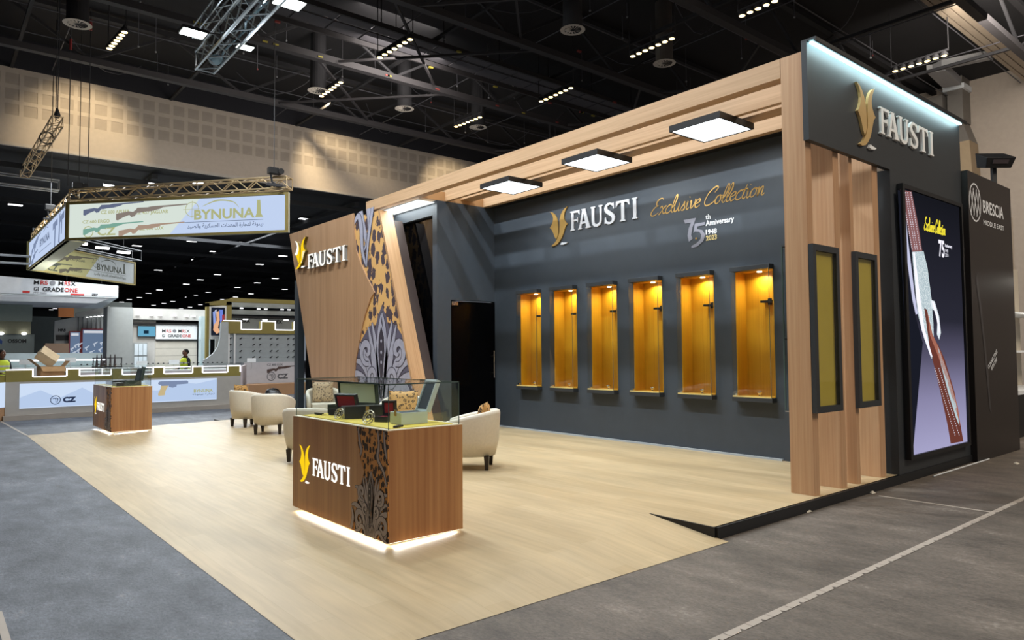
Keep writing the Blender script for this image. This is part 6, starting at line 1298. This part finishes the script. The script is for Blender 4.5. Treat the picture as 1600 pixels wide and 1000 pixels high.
for (px, py, s, lab) in ((302, 53, .32, 'brightest square flood lamp at the left of the aluminium truss'), (383, 75, .22, 'flood lamp seen edge on, right under the aluminium truss'), (452, 6, .36, 'flood lamp at the top of the view on the aluminium truss')):
    p = at(px, py, 2, 10.0)
    T = thing('flood_lamp', lab, 'lamp', (p.x, p.y, 10), 0, 'flood lamps on the aluminium truss')
    MB().box(p.x-s, p.y-s*.7, 10.02, p.x+s, p.y+s*.7, 10.1).build('lamp_head', BLK, T); MB().box(p.x-s*.9, p.y-s*.65, 10.0, p.x+s*.9, p.y+s*.65, 10.02).build('lit_face', emis('flood_face', '#f2fff8', 9, False), T)
    MB().bar((p.x, p.y, 10.1), (6.2, p.y, 10.2), .03).build('arm', STEELD, T)
T = thing('small_truss', 'small pale lattice truss hanging end on at the left, running away from the view', 'truss', (2.85, 27, 8.5)); box_truss(T, (2.93, 24.4, 8.5), (2.85, 32.3, 8.5), .28, 14, .02, TR, .012)
MB().path([(2.93,24.4,8.7),(2.93,24.4,12.8)], .012).build('chain', STEELD, T); MB().lathe((2.93,24.5,8.62), [(.05,0),(.09,.1),(.02,.3)], 8).build('hook', STEELD, T)
MB().path([Vector((2.9+.2*math.cos(t/8*2*math.pi), 26.5, 8.5+.2*math.sin(t/8*2*math.pi))) for t in range(9)], .02).build('clamp_ring', STEELD, T)
T = thing('lattice_truss', 'pale lattice truss lying across just under the beige bulkhead at the far left', 'truss', (1, 32.6, 8.3)); box_truss(T, (-3, 32.6, 8.25), (4.0, 32.6, 8.25), .4, 12, .035, mat('dim_aluminium', '#7d7f82', .5, .5), .014, faces=(0,))
for (px, z0, lab, rd) in ((109, 6.9, 'long steel cable with a red hook, falling in front of the bulkhead at the left', 1), (140, 6.9, 'long steel cable at the left with a red clamp near the top', 1), (88, 8.9, 'steel cable above the small pale truss', 0)):
    p = at(px, 150, 1, 25.9); T = thing('steel_cable', lab, 'cable', (p.x, 25.9, z0), 0, None)
    MB().tube((p.x, 25.9, z0), (p.x, 25.9, 12.8), .014, 5).build('cable', STEELD, T); q = at(px, 70 if px == 109 else 40, 1, 25.9)
    MB().tube((p.x, 25.9, q.z-.15), (p.x, 25.9, q.z+.2), .04, 8).build('hook', mat('red_hook', '#8d2a2a', .5) if rd else STEELD, T)
# ducts and beige beam at the right
T = thing('ceiling_beam', 'long beige ribbed ceiling beam crossing the top right corner', 'beam', (28, 7.9, 12)); 
for a, b in ((7.42,7.62),(7.66,7.86),(7.90,8.02)): MB().box(10, a, 12.0, 33.5, b, 12.3).build('rib_board', mat('beige_beam', '#a2927f', .7), T)
T = thing('air_duct', 'square grey air duct bending down the beige wall right of the sign', 'duct', (33, 10.3, 10)); DM = mat('duct_grey', '#77726c', .5, .3)
MB().box(32.6, 10.05, 10.9, 33.5, 10.62, 12.8).build('duct_section', DM, T); MB().hexa([(32.4,9.8,10.0),(33.4,9.8,10.0),(33.4,10.7,10.0),(32.4,10.7,10.0)], [(32.6,10.1,10.9),(33.5,10.1,10.9),(33.5,10.62,10.9),(32.6,10.62,10.9)]).build('duct_section', DM, T)
MB().hexa([(32.4,9.74,8.6),(33.4,9.74,8.6),(33.4,10.6,8.6),(32.4,10.6,8.6)], [(32.4,9.8,10.0),(33.4,9.8,10.0),(33.4,10.7,10.0),(32.4,10.7,10.0)]).build('duct_section', mat('duct_warm', '#a08c70', .5, .3), T); MB().box(32.4, 9.7, 7.2, 33.4, 10.6, 8.6).build('duct_section', DM, T)
MB().box(32.5, 9.95, 12.25, 33.4, 10.75, 12.45).build('duct_flange', WHITE, T); MB().box(32.3, 10.7, 11.2, 33.4, 13.5, 12.1).build('duct_section', DM, T)
T = thing('air_duct', 'pale flat air duct with angled end under the black ceiling above the sign', 'duct', (30, 9.3, 12)); PD = mat('pale_duct', '#8b8a8b', .5)
MB().hexa([(29.0,10.1,12.0),(29.3,9.55,12.0),(31.4,9.7,12.0),(31.2,10.3,12.0)], [(29.0,10.1,12.3),(29.3,9.55,12.3),(31.4,9.7,12.3),(31.2,10.3,12.3)]).build('duct_section', PD, T); MB().hexa([(29.1,9.95,12.02),(28.9,9.55,12.02),(29.3,8.1,12.02),(29.6,8.1,12.02)], [(29.1,9.95,12.3),(28.9,9.55,12.3),(29.3,8.1,12.3),(29.6,8.1,12.3)]).build('duct_section', PD, T)
# warm pools on the bulkhead come from the lamp bars near it
spot('lamp_bar_light', (4.8, 26.2, 12.0), (4.4, 30, 9.6), 1100, (1,.80,.50), 62, .8)
spot('lamp_bar_light', (12.3, 26.4, 12.0), (14.6, 30, 9.6), 1500, (1,.80,.50), 60, .8)
spot('lamp_bar_light', (18.97, 26.2, 12.0), (21, 30, 9.6), 1100, (1,.80,.50), 55, .8)
area('bulkhead_wash', (12, 20, 12.6), 3, 1200, (1,.93,.86), target=(12, 30, 9.5), sy=14)
area('right_wall_wash', (24, 6, 12.4), 3, 2000, (1,.92,.82), target=(34, 6, 7), sy=8)
area('banner_light', (6, 27, 6.9), 1.2, 40, (1,.96,.86), target=(5.5, 33, 4.8))
# under-case light, counter light
for (y0, z0) in ((5.0, .075), (15.73, .07)):
    area('case_glow_light', (2.87+.02, y0+.93, z0-.008), .03, 6, (1,.97,.88), sy=1.7); area('case_glow_light', (2.87+.37, y0+.02, z0-.008), .6, 3.5, (1,.97,.88), sy=.03)
for y in (5.25, 6.0, 6.9, 7.6): pass
for yy in (5.25, 7.27, 9.29): area('panel_light', (7.75, yy, 4.40), .68, 26, (.93,.98,1))
area('door_panel_light', (7.3, 12, 4.44), .35, 16, (.93,1,1), sy=1.4)
